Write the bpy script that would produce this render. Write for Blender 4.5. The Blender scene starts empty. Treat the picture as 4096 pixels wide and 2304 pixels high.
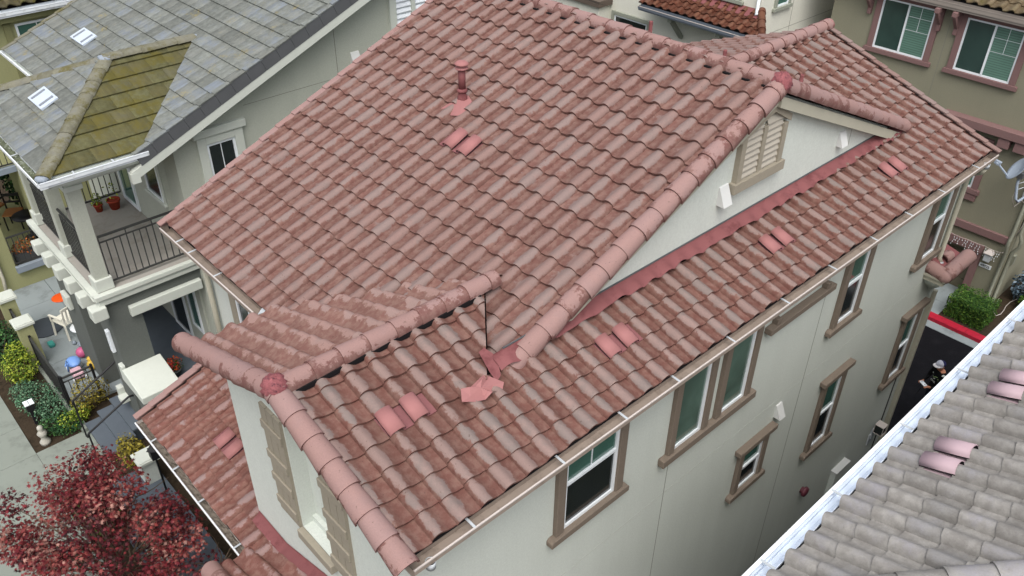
import bpy, bmesh, math, random
from mathutils import Vector as V, Matrix
R = random.Random(11)
SC = bpy.context.scene
COL = SC.collection
rad = math.radians

# ------------------------------------------------------------------ helpers
class MB:
    """collects faces, then becomes ONE mesh object"""
    def __init__(s):
        s.v = []; s.f = []; s.m = []; s.s = []; s.c = []
    def vert(s, p, c=(0.5, 0.5, 0.5, 0.5)):
        s.v.append(tuple(p)); s.c.append(c); return len(s.v) - 1
    def face(s, idx, m=0, smooth=False):
        s.f.append(tuple(idx)); s.m.append(m); s.s.append(smooth)
    def poly(s, pts, m=0, smooth=False, c=(0.5, 0.5, 0.5, 0.5)):
        s.face([s.vert(p, c) for p in pts], m, smooth)
    def hexa(s, p, m=0, c=(0.5, 0.5, 0.5, 0.5)):
        """p: 4 bottom points (ccw) then 4 top points"""
        i = [s.vert(q, c) for q in p]
        for f in ((3, 2, 1, 0), (4, 5, 6, 7), (0, 1, 5, 4), (1, 2, 6, 5), (2, 3, 7, 6), (3, 0, 4, 7)):
            s.face([i[k] for k in f], m)
    def box(s, x0, x1, y0, y1, z0, z1, m=0, c=(0.5, 0.5, 0.5, 0.5)):
        s.hexa([(x0, y0, z0), (x1, y0, z0), (x1, y1, z0), (x0, y1, z0), (x0, y0, z1), (x1, y0, z1), (x1, y1, z1), (x0, y1, z1)], m, c)
    def boxT(s, T, a0, a1, b0, b1, c0, c1, m=0, c=(0.5, 0.5, 0.5, 0.5)):
        s.hexa([T(a0, b0, c0), T(a1, b0, c0), T(a1, b1, c0), T(a0, b1, c0), T(a0, b0, c1), T(a1, b0, c1), T(a1, b1, c1), T(a0, b1, c1)], m, c)
    def prism(s, pts, T, c0, c1, m=0):
        """2-D outline pts (a,b) extruded from c0 to c1 through T(a,b,c)"""
        n = len(pts)
        lo = [s.vert(T(a, b, c0)) for a, b in pts]; hi = [s.vert(T(a, b, c1)) for a, b in pts]
        s.face(lo[::-1], m); s.face(hi, m)
        for k in range(n):
            j = (k + 1) % n
            s.face((lo[k], lo[j], hi[j], hi[k]), m)
    def beam(s, P, Q, w, h, up=(0, 0, 1), m=0, c=(0.5, 0.5, 0.5, 0.5)):
        """box of width w, height h centred on the segment P-Q"""
        P = V(P); Q = V(Q); d = (Q - P).normalized(); r = d.cross(V(up)).normalized(); u = r.cross(d)
        q = []
        for E in (P, Q):
            q += [E - r * w / 2 - u * h / 2, E + r * w / 2 - u * h / 2, E + r * w / 2 + u * h / 2, E - r * w / 2 + u * h / 2]
        s.hexa(q, m, c)
    def tube(s, pts, r, n=8, m=0, cap=True, smooth=True):
        pts = [V(p) for p in pts]; rs = r if isinstance(r, (list, tuple)) else [r] * len(pts)
        rings = []; ref = None
        for k, p in enumerate(pts):
            d = (pts[min(k + 1, len(pts) - 1)] - pts[max(k - 1, 0)]).normalized()
            if ref is None:
                ref = V((0, 0, 1)) if abs(d.z) < 0.9 else V((1, 0, 0))
            a = d.cross(ref).normalized(); b = a.cross(d); ref = b
            rings.append([s.vert(p + (a * math.cos(2 * math.pi * i / n) + b * math.sin(2 * math.pi * i / n)) * rs[k]) for i in range(n)])
        for k in range(len(rings) - 1):
            for i in range(n):
                j = (i + 1) % n
                s.face((rings[k][i], rings[k + 1][i], rings[k + 1][j], rings[k][j]), m, smooth)
        if cap:
            s.face(rings[0], m); s.face(rings[-1][::-1], m)
    def lathe(s, base, prof, n=16, m=0, smooth=True):
        """prof: list of (radius, height) round the vertical through base"""
        rings = []
        for r, h in prof:
            rings.append([s.vert((base[0] + r * math.cos(2 * math.pi * i / n), base[1] + r * math.sin(2 * math.pi * i / n), base[2] + h)) for i in range(n)])
        for k in range(len(rings) - 1):
            for i in range(n):
                j = (i + 1) % n
                s.face((rings[k][i], rings[k][j], rings[k + 1][j], rings[k + 1][i]), m, smooth)
        s.face(rings[0][::-1], m); s.face(rings[-1], m)
    def ball(s, c, rx, ry, rz, n=12, k=8, m=0):
        prof = []
        rings = []
        top = s.vert((c[0], c[1], c[2] + rz)); bot = s.vert((c[0], c[1], c[2] - rz))
        for a in range(1, k):
            t = math.pi * a / k
            rings.append([s.vert((c[0] + rx * math.sin(t) * math.cos(2 * math.pi * i / n), c[1] + ry * math.sin(t) * math.sin(2 * math.pi * i / n), c[2] + rz * math.cos(t))) for i in range(n)])
        for i in range(n):
            j = (i + 1) % n
            s.face((top, rings[0][i], rings[0][j]), m, True); s.face((bot, rings[-1][j], rings[-1][i]), m, True)
            for q in range(len(rings) - 1):
                s.face((rings[q][i], rings[q + 1][i], rings[q + 1][j], rings[q][j]), m, True)
    def build(s, name, mats, parent=None, loc=None, clip=(), bevel=0.0, angle=None):
        if not isinstance(mats, (list, tuple)): mats = [mats]
        root = parent
        while root is not None and root.parent is not None: root = root.parent
        off = root.location.copy() if root is not None else (V(loc) if loc is not None else V((0, 0, 0)))
        me = bpy.data.meshes.new(name)
        me.from_pydata([tuple(V(p) - off) for p in s.v], [], s.f)
        for k, p in enumerate(me.polygons):
            p.material_index = s.m[k]; p.use_smooth = s.s[k]
        ca = me.color_attributes.new('tile', 'FLOAT_COLOR', 'POINT')
        for k, c in enumerate(s.c): ca.data[k].color = c
        for m in mats: me.materials.append(m)
        if clip or bevel:
            bm = bmesh.new(); bm.from_mesh(me)
            for co, no in clip:                     # keep the side opposite to no
                bmesh.ops.bisect_plane(bm, geom=bm.verts[:] + bm.edges[:] + bm.faces[:], plane_co=V(co) - off, plane_no=V(no), clear_outer=True)
            if bevel:
                bmesh.ops.remove_doubles(bm, verts=bm.verts, dist=1e-5)
                es = [e for e in bm.edges if len(e.link_faces) == 2 and e.calc_face_angle(0) > 0.6]
                bmesh.ops.bevel(bm, geom=es, offset=bevel, segments=2, affect='EDGES', profile=0.5, clamp_overlap=True)
            bm.to_mesh(me); bm.free()
        me.validate()
        o = bpy.data.objects.new(name, me); COL.objects.link(o)
        if parent is not None: o.parent = parent
        else: o.location = off
        return o

def combine(name, mats, parent, pieces):
    """several clipped pieces of one roof plane become ONE mesh"""
    obs = [mb.build('piece', mats, parent, clip=cl) for mb, cl in pieces]
    bm = bmesh.new()
    for o in obs: bm.from_mesh(o.data)
    me = obs[0].data; bm.to_mesh(me); bm.free(); obs[0].name = name; me.name = name
    for o in obs[1:]: bpy.data.objects.remove(o, do_unlink=True)
    return obs[0]

def thing(name, label, cat, loc, group=None):
    o = bpy.data.objects.new(name, None); COL.objects.link(o); o.location = loc
    o.empty_display_size = 0.2
    o['label'] = label; o['category'] = cat
    if group: o['group'] = group
    return o
def tag(o, label, cat, group=None):
    o['label'] = label; o['category'] = cat
    if group: o['group'] = group
    return o
def structure(o):
    o['kind'] = 'structure'; return o

def TY(v0):            # wall facing -y at y = v0 : a along +x, b up, c outwards
    return lambda a, b, c: (a, v0 - c, b)
def TX(u0):            # wall facing -x at x = u0 : a along +y, b up, c outwards
    return lambda a, b, c: (u0 - c, a, b)
def TXp(u0):
    return lambda a, b, c: (u0 + c, a, b)
def TYp(v0):
    return lambda a, b, c: (a, v0 + c, b)
def TZ(z0):
    return lambda a, b, c: (a, b, z0 + c)

# ------------------------------------------------------------------ materials
def lin(r, g, b, k=1.0):
    def f(x):
        x = x / 255.0
        return (x / 12.92 if x < 0.04045 else ((x + 0.055) / 1.055) ** 2.4) * k
    return (f(r), f(g), f(b), 1.0)

def lr(r, g, b, k=.50): return lin(r, g, b, k)

class G:
    def __init__(s, name):
        s.m = bpy.data.materials.new(name); s.m.use_nodes = True
        s.t = s.m.node_tree; s.t.nodes.clear()
        s.out = s.n('ShaderNodeOutputMaterial'); s.b = s.n('ShaderNodeBsdfPrincipled')
        s.l(s.b.outputs[0], s.out.inputs[0])
        s.co = s.n('ShaderNodeTexCoord').outputs['Object']
    def n(s, t, **kw):
        x = s.t.nodes.new(t)
        for k, v in kw.items(): setattr(x, k, v)
        return x
    def l(s, a, b): s.t.links.new(a, b)
    def set(s, i, v):
        if hasattr(v, 'is_output'): s.l(v, i)
        else: i.default_value = v
    def noise(s, scale, detail=4, rough=0.55, vec=None, dist=0.0, out='Fac'):
        x = s.n('ShaderNodeTexNoise'); x.inputs['Scale'].default_value = scale; x.inputs['Detail'].default_value = detail
        x.inputs['Roughness'].default_value = rough; x.inputs['Distortion'].default_value = dist
        s.l(vec if vec is not None else s.co, x.inputs['Vector']); return x.outputs[out]
    def math(s, op, a, b=0.0, c=0.0, clamp=False):
        x = s.n('ShaderNodeMath', operation=op); x.use_clamp = clamp
        s.set(x.inputs[0], a); s.set(x.inputs[1], b); s.set(x.inputs[2], c); return x.outputs[0]
    def ramp(s, fac, a, b):
        x = s.n('ShaderNodeMapRange', interpolation_type='SMOOTHSTEP')
        s.l(fac, x.inputs[0]); x.inputs[1].default_value = a; x.inputs[2].default_value = b
        return x.outputs[0]
    def mix(s, fac, a, b, mode='MIX'):
        x = s.n('ShaderNodeMix', data_type='RGBA', blend_type=mode)
        s.set(x.inputs[0], fac); s.set(x.inputs[6], a); s.set(x.inputs[7], b); return x.outputs[2]
    def scale(s, x, y, z):
        m = s.n('ShaderNodeMapping'); m.inputs['Scale'].default_value = (x, y, z); s.l(s.co, m.inputs['Vector']); return m.outputs[0]
    def hsv(s, col, h=0.5, sat=1.0, v=1.0):
        x = s.n('ShaderNodeHueSaturation'); s.set(x.inputs['Hue'], h); s.set(x.inputs['Saturation'], sat); s.set(x.inputs['Value'], v); s.set(x.inputs['Color'], col)
        return x.outputs[0]
    def bump(s, h, strength, dist=0.01):
        x = s.n('ShaderNodeBump'); x.inputs['Strength'].default_value = strength; x.inputs['Distance'].default_value = dist
        s.l(h, x.inputs['Height']); s.l(x.outputs[0], s.b.inputs['Normal'])
    def done(s, col, rough=0.8, spec=0.3, metal=0.0):
        s.set(s.b.inputs['Base Color'], col); s.set(s.b.inputs['Roughness'], rough)
        s.b.inputs['Specular IOR Level'].default_value = spec; s.b.inputs['Metallic'].default_value = metal
        return s.m
    def attr(s):
        a = s.n('ShaderNodeAttribute'); a.attribute_name = 'tile'
        sp = s.n('ShaderNodeSeparateColor'); s.l(a.outputs['Color'], sp.inputs[0])
        return sp.outputs[0], sp.outputs[1], sp.outputs[2], a.outputs['Alpha']

def plain(name, col, rough=0.7, spec=0.3, var=0.12, scale=6.0, bump=0.0, bscale=150.0, metal=0.0, dirt=None, dirt_amt=0.5, dscale=3.0):
    g = G(name)
    n = g.noise(scale, 5, 0.6)
    c = g.hsv(col, 0.5, 1.0, g.math('ADD', g.math('MULTIPLY', n, 2 * var), 1.0 - var))
    if dirt is not None:
        d = g.noise(dscale, 8, 0.7)
        c = g.mix(g.math('MULTIPLY', g.ramp(d, 0.5, 0.68), dirt_amt), c, dirt)
    if bump: g.bump(g.noise(bscale, 3, 0.6), bump, 0.01)
    return g.done(c, rough, spec, metal)

def stucco(name, col, bump=0.5, streak=0.06, grain=0.26):
    g = G(name)
    big = g.noise(0.5, 5, 0.6)
    st = g.noise(1.0, 6, 0.65, g.scale(3.2, 3.2, 0.22))
    fine = g.noise(34, 6, 0.85)
    val = g.math('ADD', g.math('MULTIPLY', big, 0.14), g.math('MULTIPLY', st, streak * 2))
    val = g.math('ADD', val, g.math('MULTIPLY', fine, grain * 2.2))
    val = g.math('ADD', val, 1.0 - 0.07 - streak - grain * 1.1)
    g.bump(g.noise(55, 5, 0.7), bump, 0.012)
    return g.done(g.hsv(col, 0.5, 1.0, val), 0.92, 0.15)

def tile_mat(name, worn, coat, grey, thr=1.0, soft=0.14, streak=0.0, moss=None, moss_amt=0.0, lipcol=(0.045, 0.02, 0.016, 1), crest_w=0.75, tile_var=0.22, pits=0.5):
    g = G(name)
    r1, t, crest, r2 = g.attr()
    n1 = g.noise(5.0, 7, 0.62); n2 = g.noise(19.0, 6, 0.72, dist=0.4); n3 = g.noise(70, 3, 0.7)
    m = g.math('MULTIPLY', crest, crest_w)
    m = g.math('ADD', m, g.math('MULTIPLY', n1, 1.0))
    m = g.math('ADD', m, g.math('MULTIPLY', n2, 1.15))
    m = g.math('ADD', m, g.math('MULTIPLY', g.math('SUBTRACT', r1, 0.5), 0.55))
    m = g.math('SUBTRACT', m, g.math('MULTIPLY', g.math('GREATER_THAN', r1, 0.93), 0.55))
    m = g.math('SUBTRACT', m, g.math('MULTIPLY', g.math('ABSOLUTE', g.math('SUBTRACT', t, 0.5)), 0.55))
    mask = g.ramp(m, thr - soft + 0.55, thr + soft + 0.55)
    coatv = g.mix(g.ramp(g.math('ADD', n1, g.math('MULTIPLY', r2, 0.5)), 0.62, 1.0), coat, grey)
    wornv = g.mix(g.ramp(g.noise(11, 5, 0.6), 0.35, 0.7), worn, g.hsv(worn, 0.51, 0.85, 1.35))
    c = g.mix(mask, wornv, coatv)
    if streak:
        a = g.noise(1.0, 4, 0.6, g.scale(*(streak if isinstance(streak, tuple) else (3, 3, 3))))
        c = g.hsv(c, 0.5, 1.0, g.math('ADD', g.math('MULTIPLY', a, 0.7), 0.65))
    c = g.hsv(c, 0.5, 1.0, g.math('ADD', g.math('MULTIPLY', r2, tile_var), 1.0 - tile_var / 2))
    c = g.hsv(c, 0.5, 1.0, g.math('ADD', g.math('MULTIPLY', n3, 0.34), 0.83))
    pit = g.ramp(g.noise(33, 2, 0.5), 0.69, 0.74)
    c = g.mix(g.math('MULTIPLY', pit, pits), c, (0.06, 0.035, 0.03, 1))
    if moss is not None:
        mm = g.ramp(g.math('ADD', g.noise(2.2, 7, 0.7), g.math('MULTIPLY', n2, 0.35)), 0.78 - moss_amt, 0.95 - moss_amt)
        c = g.mix(g.math('MULTIPLY', mm, 0.8), c, moss)
    c = g.mix(g.math('MULTIPLY', g.math('LESS_THAN', crest, -0.01), g.math('GREATER_THAN', crest, -.5)), c, g.hsv(c, .5, 1.0, .42))  # crease at the barrel foot darkened: dirt and shade painted into the colour
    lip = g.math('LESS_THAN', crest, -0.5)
    c = g.mix(lip, c, lipcol)  # lip colour: dirty tile edge and its shade put into one tone
    g.bump(g.math('ADD', n2, g.math('MULTIPLY', n3, 0.8)), 0.35, 0.008)
    return g.done(c, 0.82, 0.22)

def glass_mat(name, col, rough=0.03, spec=0.6, blind=False, vary=0.5):
    g = G(name)
    n = g.noise(1.1, 3, 0.5, dist=0.6)
    c = g.hsv(col, 0.5, 1.0, g.math('ADD', g.math('MULTIPLY', n, vary * 2), 1.0 - vary))
    if blind:
        sep = g.n('ShaderNodeSeparateXYZ'); g.l(g.co, sep.inputs[0])
        w = g.math('FRACT', g.math('MULTIPLY', sep.outputs[2], 16.0))
        c = g.mix(g.math('MULTIPLY', g.math('LESS_THAN', w, 0.28), 0.55), c, g.hsv(c, 0.5, 1.0, 0.35))
    m = g.done(c, rough, spec)
    return m

# main house
M = {}
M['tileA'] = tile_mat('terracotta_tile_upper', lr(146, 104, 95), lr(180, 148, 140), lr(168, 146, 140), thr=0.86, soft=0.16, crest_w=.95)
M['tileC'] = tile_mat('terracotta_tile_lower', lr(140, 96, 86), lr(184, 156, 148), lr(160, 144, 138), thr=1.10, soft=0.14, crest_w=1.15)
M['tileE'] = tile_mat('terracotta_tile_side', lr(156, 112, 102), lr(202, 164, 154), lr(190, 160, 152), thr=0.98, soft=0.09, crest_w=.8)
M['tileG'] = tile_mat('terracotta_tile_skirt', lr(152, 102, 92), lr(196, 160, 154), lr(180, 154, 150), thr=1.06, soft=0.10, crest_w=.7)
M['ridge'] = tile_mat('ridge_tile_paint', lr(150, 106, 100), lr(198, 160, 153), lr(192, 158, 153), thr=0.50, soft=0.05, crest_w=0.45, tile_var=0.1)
M['pinkvent'] = plain('salmon_vent_paint', lr(206, 144, 142), 0.75, 0.2, 0.07, 9, 0.1)
M['flash'] = plain('red_flashing_paint', lr(160, 100, 101, .56), 0.7, 0.2, 0.16, 3, 0.1, dirt=lr(124, 68, 70), dirt_amt=0.7)
M['felt'] = plain('black_underlayment', (0.012, 0.011, 0.012, 1), 0.9, 0.1)
M['stucco'] = stucco('cream_stucco', lin(199, 205, 198, .98), 0.55)
M['joint'] = plain('stucco_joint', lin(120, 120, 112), 0.9, 0.1)
M['joint2'] = plain('pale_joint', lin(172, 175, 168), .9, .1)
M['iron'] = plain('charcoal_iron', lin(56, 57, 56), .55, .35)
M['fascia'] = plain('cream_rake_board', lin(182, 179, 162, .85), 0.75, 0.25, 0.08, 3)
M['brown'] = plain('brown_stucco_trim', lin(120, 109, 98, .95), 0.9, 0.15, 0.16, 30, 0.3, 120)
M['brown2'] = plain('taupe_wood_trim', lin(152, 145, 130, .92), 0.85, 0.2, 0.12, 20, 0.25, 90)
M['gutter'] = plain('brown_gutter_paint', lr(168, 154, 142, .75), 0.55, 0.35, 0.1, 2.0, dirt=lin(95, 82, 72), dirt_amt=0.45, dscale=5)
M['lip'] = plain('gutter_lip', lr(214, 205, 198, .75), 0.5, 0.4, 0.06)
M['white'] = plain('white_vinyl', lin(226, 232, 236), 0.35, 0.45, 0.03)
M['galv'] = plain('bare_metal', lin(176, 182, 186), 0.4, 0.5, 0.1, 8)
M['hood'] = plain('white_hood', lin(200, 202, 200), 0.55, 0.35, 0.05)
M['glassT'] = glass_mat('window_glass_teal', (0.05, 0.125, 0.10, 1), 0.04, 0.9)
M['glassD'] = glass_mat('window_screen_dark', (0.012, 0.016, 0.017, 1), 0.12, 0.7)
M['glassC'] = glass_mat('window_glass_curtain', (0.085, 0.14, 0.115, 1), 0.04, 0.9, vary=0.8)
M['black'] = plain('black_iron', (0.012, 0.012, 0.014, 1), 0.5, 0.4)
M['mortar'] = plain('mortar_blob', lr(186, 114, 118), 0.85, 0.2, 0.5, 40, 0.9, 45, dirt=(0.05, 0.02, 0.03, 1), dirt_amt=0.85, dscale=22)
M['louvre'] = plain('louvre_slats', lin(168, 162, 150), 0.8, 0.2, 0.08)
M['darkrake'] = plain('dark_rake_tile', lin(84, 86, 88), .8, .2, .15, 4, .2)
M['pinkpan'] = plain('pink_vent_pan', lr(168, 112, 114), 0.8, 0.2, 0.14, 9, 0.2)
M['dirt'] = plain('gutter_debris', lr(150, 140, 128), 0.95, 0.1, 0.5, 14, 0.8, 40, dirt=(0.03, 0.025, 0.02, 1), dirt_amt=0.8, dscale=9)

# ------------------------------------------------------------------ roofing
PROF = [(0.0, -0.006), (0.028, 0.024), (0.06, 0.045), (0.13, 0.064), (0.22, 0.073), (0.31, 0.071), (0.40, 0.060), (0.49, 0.043), (0.58, 0.026), (0.68, 0.012), (0.82, 0.003), (1.0, 0.004)]
FLAT = [(0.0, 0.0045), (0.006, 0.006), (0.5, 0.006), (0.994, 0.006), (1.0, 0.0045)]

def tiles(mb, O, A, D, na, nd, tw, tl, prof=PROF, flip=False, lip=0.040, th=0.027, ov=0.045, keep=None, jit=0.006, skip=(), seed=0, sheet=True, amp=1.0, stagger=0.0):
    """rows of individual roof tiles: O = eave corner, A along the eave, D up the slope"""
    O = V(O); A = V(A).normalized(); D = V(D).normalized(); N = A.cross(D).normalized()
    if N.z < 0: N = -N
    P = [(1 - x, h * amp) for x, h in prof][::-1] if flip else [(x, h * amp) for x, h in prof]
    hm = max(h for x, h in P)
    for j in range(nd):
        for i in range(na):
            if (i, j) in skip: continue
            B = O + A * ((i + (stagger if j % 2 else 0)) * tw) + D * (j * tl)
            if keep is not None and not keep((B + A * tw * .5 + D * tl * .5)): continue
            Q = random.Random(i * 977 + j * 31 + int(abs(O.x * 131 + O.y * 57) * 10) + seed)
            r1 = Q.random(); r2 = Q.random(); dz = Q.uniform(-jit, jit); dy = Q.uniform(-jit, jit) * 1.6; sk = Q.uniform(-jit, jit)
            lo = []; hi = []; fl = []; fb = []
            for x, h in P:
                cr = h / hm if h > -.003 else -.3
                p0 = B + A * (x * tw) + D * (dy + sk * x) + N * (h + lip + dz)
                p1 = B + A * (x * tw) + D * (tl + ov) + N * (h + dz * .3)
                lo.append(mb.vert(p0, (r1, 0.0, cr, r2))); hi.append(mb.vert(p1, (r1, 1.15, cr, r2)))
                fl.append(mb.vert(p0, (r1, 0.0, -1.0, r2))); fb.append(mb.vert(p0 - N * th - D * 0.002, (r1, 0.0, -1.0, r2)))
            for k in range(len(P) - 1):
                mb.face((lo[k], lo[k + 1], hi[k + 1], hi[k]), 0, True)
                mb.face((fb[k], fb[k + 1], fl[k + 1], fl[k]), 0, False)
    if sheet:
        pass

def birdstop(mb, O, A, D, na, tw, back=.012, amp=1.0, m=1):
    O = V(O); A = V(A).normalized(); D = V(D).normalized(); N = A.cross(D).normalized()
    if N.z < 0: N = -N
    for i in range(na):
        B = O + A * (i * tw) + D * back
        mb.poly([B - N * .05] + [B + A * tw - N * .05] + [B + A * (x * tw) + N * (h * amp + .004) for x, h in PROF[::-1]], m)

def sheet(mb, pts, m=1, drop=0.03, nrm=(0, 0, 1)):
    mb.poly([V(p) - V(nrm) * drop for p in pts], m)

def ridge(mb, P0, P1, up, seg=0.345, r0=0.108, r1=0.128, th=0.021, m=0, span=100, n=14, sq=1.0, ov=0.05, start=0.0):
    """overlapping barrel tiles from P0 (flared ends face P0) to P1"""
    P0 = V(P0); P1 = V(P1); d = (P1 - P0); L = d.length; d.normalize()
    up = V(up); S = d.cross(up).normalized(); up = S.cross(d).normalized()
    k = 0; s0 = start
    while s0 < L - 0.05:
        s1 = min(s0 + seg + ov, L)
        a = R.random(); b = R.random(); jz = R.uniform(-.004, .004); js = R.uniform(-.005, .005)
        ra = r1 * R.uniform(.985, 1.015); rb = r0 + (r1 - r0) * (1 - (s1 - s0) / (seg + ov))
        lo = []; hi = []; fi = []; fo = []; bo = []
        for q in range(n + 1):
            an = rad(-span + 2 * span * q / n)
            e = S * math.sin(an) + up * (math.cos(an) * sq)
            cr = max(0.0, math.cos(an))
            p0 = P0 + d * s0 + e * ra + up * jz + S * js
            lo.append(mb.vert(p0, (a, 0.0, cr, b))); fo.append(mb.vert(p0, (a, 0.0, -1, b)))
            fi.append(mb.vert(p0 - e * th, (a, 0.0, -1, b)))
            hi.append(mb.vert(P0 + d * s1 + e * rb + up * jz * .5 + S * js, (a, 1.1, cr, b)))
            bo.append(mb.vert(P0 + d * s1 + e * (rb - th), (a, 1.1, -1, b)))
        for q in range(n):
            mb.face((lo[q], lo[q + 1], hi[q + 1], hi[q]), m, True)
            mb.face((fi[q], fi[q + 1], fo[q + 1], fo[q]), m, False)
            mb.face((fi[q + 1], fi[q], bo[q], bo[q + 1]), m, True)
        s0 += seg; k += 1

def rake_flat(mb, P0, D, L, W, w=0.12, h=0.055, seg=0.345, up=None, m=0, drop=0.16):
    """stepped L-shaped rake tiles: P0 lower end, D up the slope, W sideways (outwards)"""
    P0 = V(P0); D = V(D).normalized(); W = V(W).normalized(); N = W.cross(D).normalized()
    if N.z < 0: N = -N
    k = 0
    while k * seg < L:
        a = P0 + D * (k * seg); b = P0 + D * min(k * seg + seg + .04, L + .04); c = (R.random(), 0.5, 0.75, R.random())
        t0 = h + 0.022; t1 = h
        mb.hexa([a + N * (t0 - .02), a + W * w + N * (t0 - .02), b + W * w + N * (t1 - .02), b + N * (t1 - .02),
                 a + N * t0, a + W * w + N * t0, b + W * w + N * t1, b + N * t1], m, c)
        mb.hexa([a + W * (w - .018) - N * (drop - h), a + W * (w + .004) - N * (drop - h), b + W * (w + .004) - N * (drop - h), b + W * (w - .018) - N * (drop - h),
                 a + W * (w - .018) + N * (t0 - .01), a + W * (w + .004) + N * (t0 - .002), b + W * (w + .004) + N * (t1 - .002), b + W * (w - .018) + N * (t1 - .01)], m, c)
        k += 1

def gutter(parent, P0, P1, outw, width=0.15, depth=0.11, mats=None, straps=(), wall=0.006, lipw=0.014, debris=False, name='gutter', back=0.03):
    """open trough: P0-P1 is the outer lip, outw points away from the house"""
    P0 = V(P0); P1 = V(P1); d = (P1 - P0).normalized(); W = V(outw).normalized(); Z = V((0, 0, 1))
    mb = MB()
    def strip(a, b, m):   # a,b: (dist inwards, height)
        mb.poly([P0 - W * a[0] + Z * a[1], P1 - W * a[0] + Z * a[1], P1 - W * b[0] + Z * b[1], P0 - W * b[0] + Z * b[1]], m)
    def bar(x0, x1, z0, z1, m):
        mb.hexa([P0 - W * x0 + Z * z0, P1 - W * x0 + Z * z0, P1 - W * x1 + Z * z0, P0 - W * x1 + Z * z0,
                 P0 - W * x0 + Z * z1, P1 - W * x0 + Z * z1, P1 - W * x1 + Z * z1, P0 - W * x1 + Z * z1], m)
    bar(-lipw * .3, lipw, -0.012, 0.004, 1)                      # rolled lip
    bar(0.002, 0.002 + wall, -depth * .55, -0.012, 0)             # front, upper
    bar(0.03, 0.03 + wall, -depth, -depth * .62, 0)               # front, lower (ogee step)
    bar(0.002, 0.036, -depth * .62, -depth * .55, 0)
    bar(0.036, width, -depth, -depth + wall, 0)                   # floor
    bar(width * .5, width * .5 + .006, -depth + wall, -depth + wall + .006, 0)
    bar(width, width + wall, -depth, back, 0)                     # back
    for E in (P0, P1):                                            # end caps
        s = d * 0.004 if E is P1 else d * -0.004
        q = [E - W * 0.004, E - W * width, E - W * width - Z * depth, E - W * 0.032 - Z * depth, E - W * .032 - Z * depth * .6, E - W * .004 - Z * depth * .6]
        mb.poly([p + s for p in q], 0)
    g = mb.build(name, mats, parent)
    for t in straps:
        sb = MB(); c = P0 + d * t
        sb.beam(c - W * 0.004 + Z * .001, c - W * (width + .0) + Z * .012, 0.028, 0.006)
        sb.build('strap', M['galv'], g)
    if debris:
        db = MB(); n = int((P1 - P0).length / .05)
        prev = None
        for k in range(n + 1):
            c = P0 + d * ((P1 - P0).length * k / n)
            row = [c - W * (.04 + .09 * q) * 1.0 + Z * (-depth + .02 + R.uniform(0, .035)) for q in (0, .33, .66, 1.0)]
            row = [db.vert(p) for p in row]
            if prev:
                for q in range(3): db.face((prev[q], row[q], row[q + 1], prev[q + 1]), 0, False)
            prev = row
        db.build('debris', M['dirt'], g)
    return g

# ------------------------------------------------------------------ windows
def window(parent, T, a0, a1, b0, b1, trim=None, tw=0.11, proud=0.07, frame='white', rail=None, upper='glassT', lower='glassD', sill=True, header=False, sash=0.05, mull=None, muntin=None, trim_top=True, ears=0.10, name='window', left='glassT', right='glassT', sillh=0.11):
    """a0..b1 is the glazed opening; trim goes round it"""
    f = MB(); w = sash; c0, c1 = 0.0, 0.035
    f.boxT(T, a0, a1, b0, b0 + w, c0, c1); f.boxT(T, a0, a1, b1 - w, b1, c0, c1)
    f.boxT(T, a0, a0 + w, b0 + w, b1 - w, c0, c1); f.boxT(T, a1 - w, a1, b0 + w, b1 - w, c0, c1)
    if rail is not None: f.boxT(T, a0 + w, a1 - w, rail - w * .45, rail + w * .45, c0, c1 + .008)
    if mull is not None: f.boxT(T, mull - w * .5, mull + w * .5, b0 + w, b1 - w, c0, c1 + .008)
    W = f.build(name, M[frame], parent)
    def pane(A0, A1, B0, B1, mat):
        p = MB(); p.boxT(T, A0, A1, B0, B1, 0.004, 0.014); p.build('pane', M[mat], W)
    if rail is not None:
        pane(a0 + w, a1 - w, rail + w * .45, b1 - w, upper); pane(a0 + w, a1 - w, b0 + w, rail - w * .45, lower)
    elif mull is not None:
        pane(a0 + w, mull - w * .5, b0 + w, b1 - w, left); pane(mull + w * .5, a1 - w, b0 + w, b1 - w, right)
    else:
        pane(a0 + w, a1 - w, b0 + w, b1 - w, upper)
    if muntin:
        mm = MB()
        for q in muntin: mm.boxT(T, q[0], q[1], q[2], q[3], 0.0145, 0.022)
        mm.build('muntin', M[frame], W)
    if trim:
        t = MB(); top = b1 + (tw if trim_top else 0)
        t.boxT(T, a0 - tw, a0, b0, top, 0, proud); t.boxT(T, a1, a1 + tw, b0, top, 0, proud)
        if trim_top: t.boxT(T, a0, a1, b1, b1 + tw, 0, proud - .003)
        t.build('trim', M[trim], W, bevel=0.008)
        if sill:
            s = MB(); s.prism([(a0 - tw - ears, b0 - sillh), (a1 + tw + ears, b0 - sillh), (a1 + tw + ears, b0 - .03), (a1 + tw + ears - .03, b0), (a0 - tw - ears + .03, b0), (a0 - tw - ears, b0 - .03)], T, 0, proud + 0.035)
            s.build('sill', M[trim], W, bevel=0.01)
        if header:
            s = MB(); s.boxT(T, a0 - tw - ears * 1.1, a1 + tw + ears * 1.1, b1 + tw, b1 + tw + 0.10, 0, proud + 0.05); s.build('header', M[trim], W, bevel=0.01)
    return W

def hood(parent, T, a, b, w=0.2, h=0.3, d=0.16, mat='hood'):
    s = MB()
    s.hexa([T(a - w / 2, b, 0), T(a + w / 2, b, 0), T(a + w / 2, b, d), T(a - w / 2, b, d), T(a - w / 2, b + h, 0), T(a + w / 2, b + h, 0), T(a + w / 2, b + h - .01, .02), T(a - w / 2, b + h - .01, .02)])
    return s.build('vent_hood', M[mat], parent)

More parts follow.
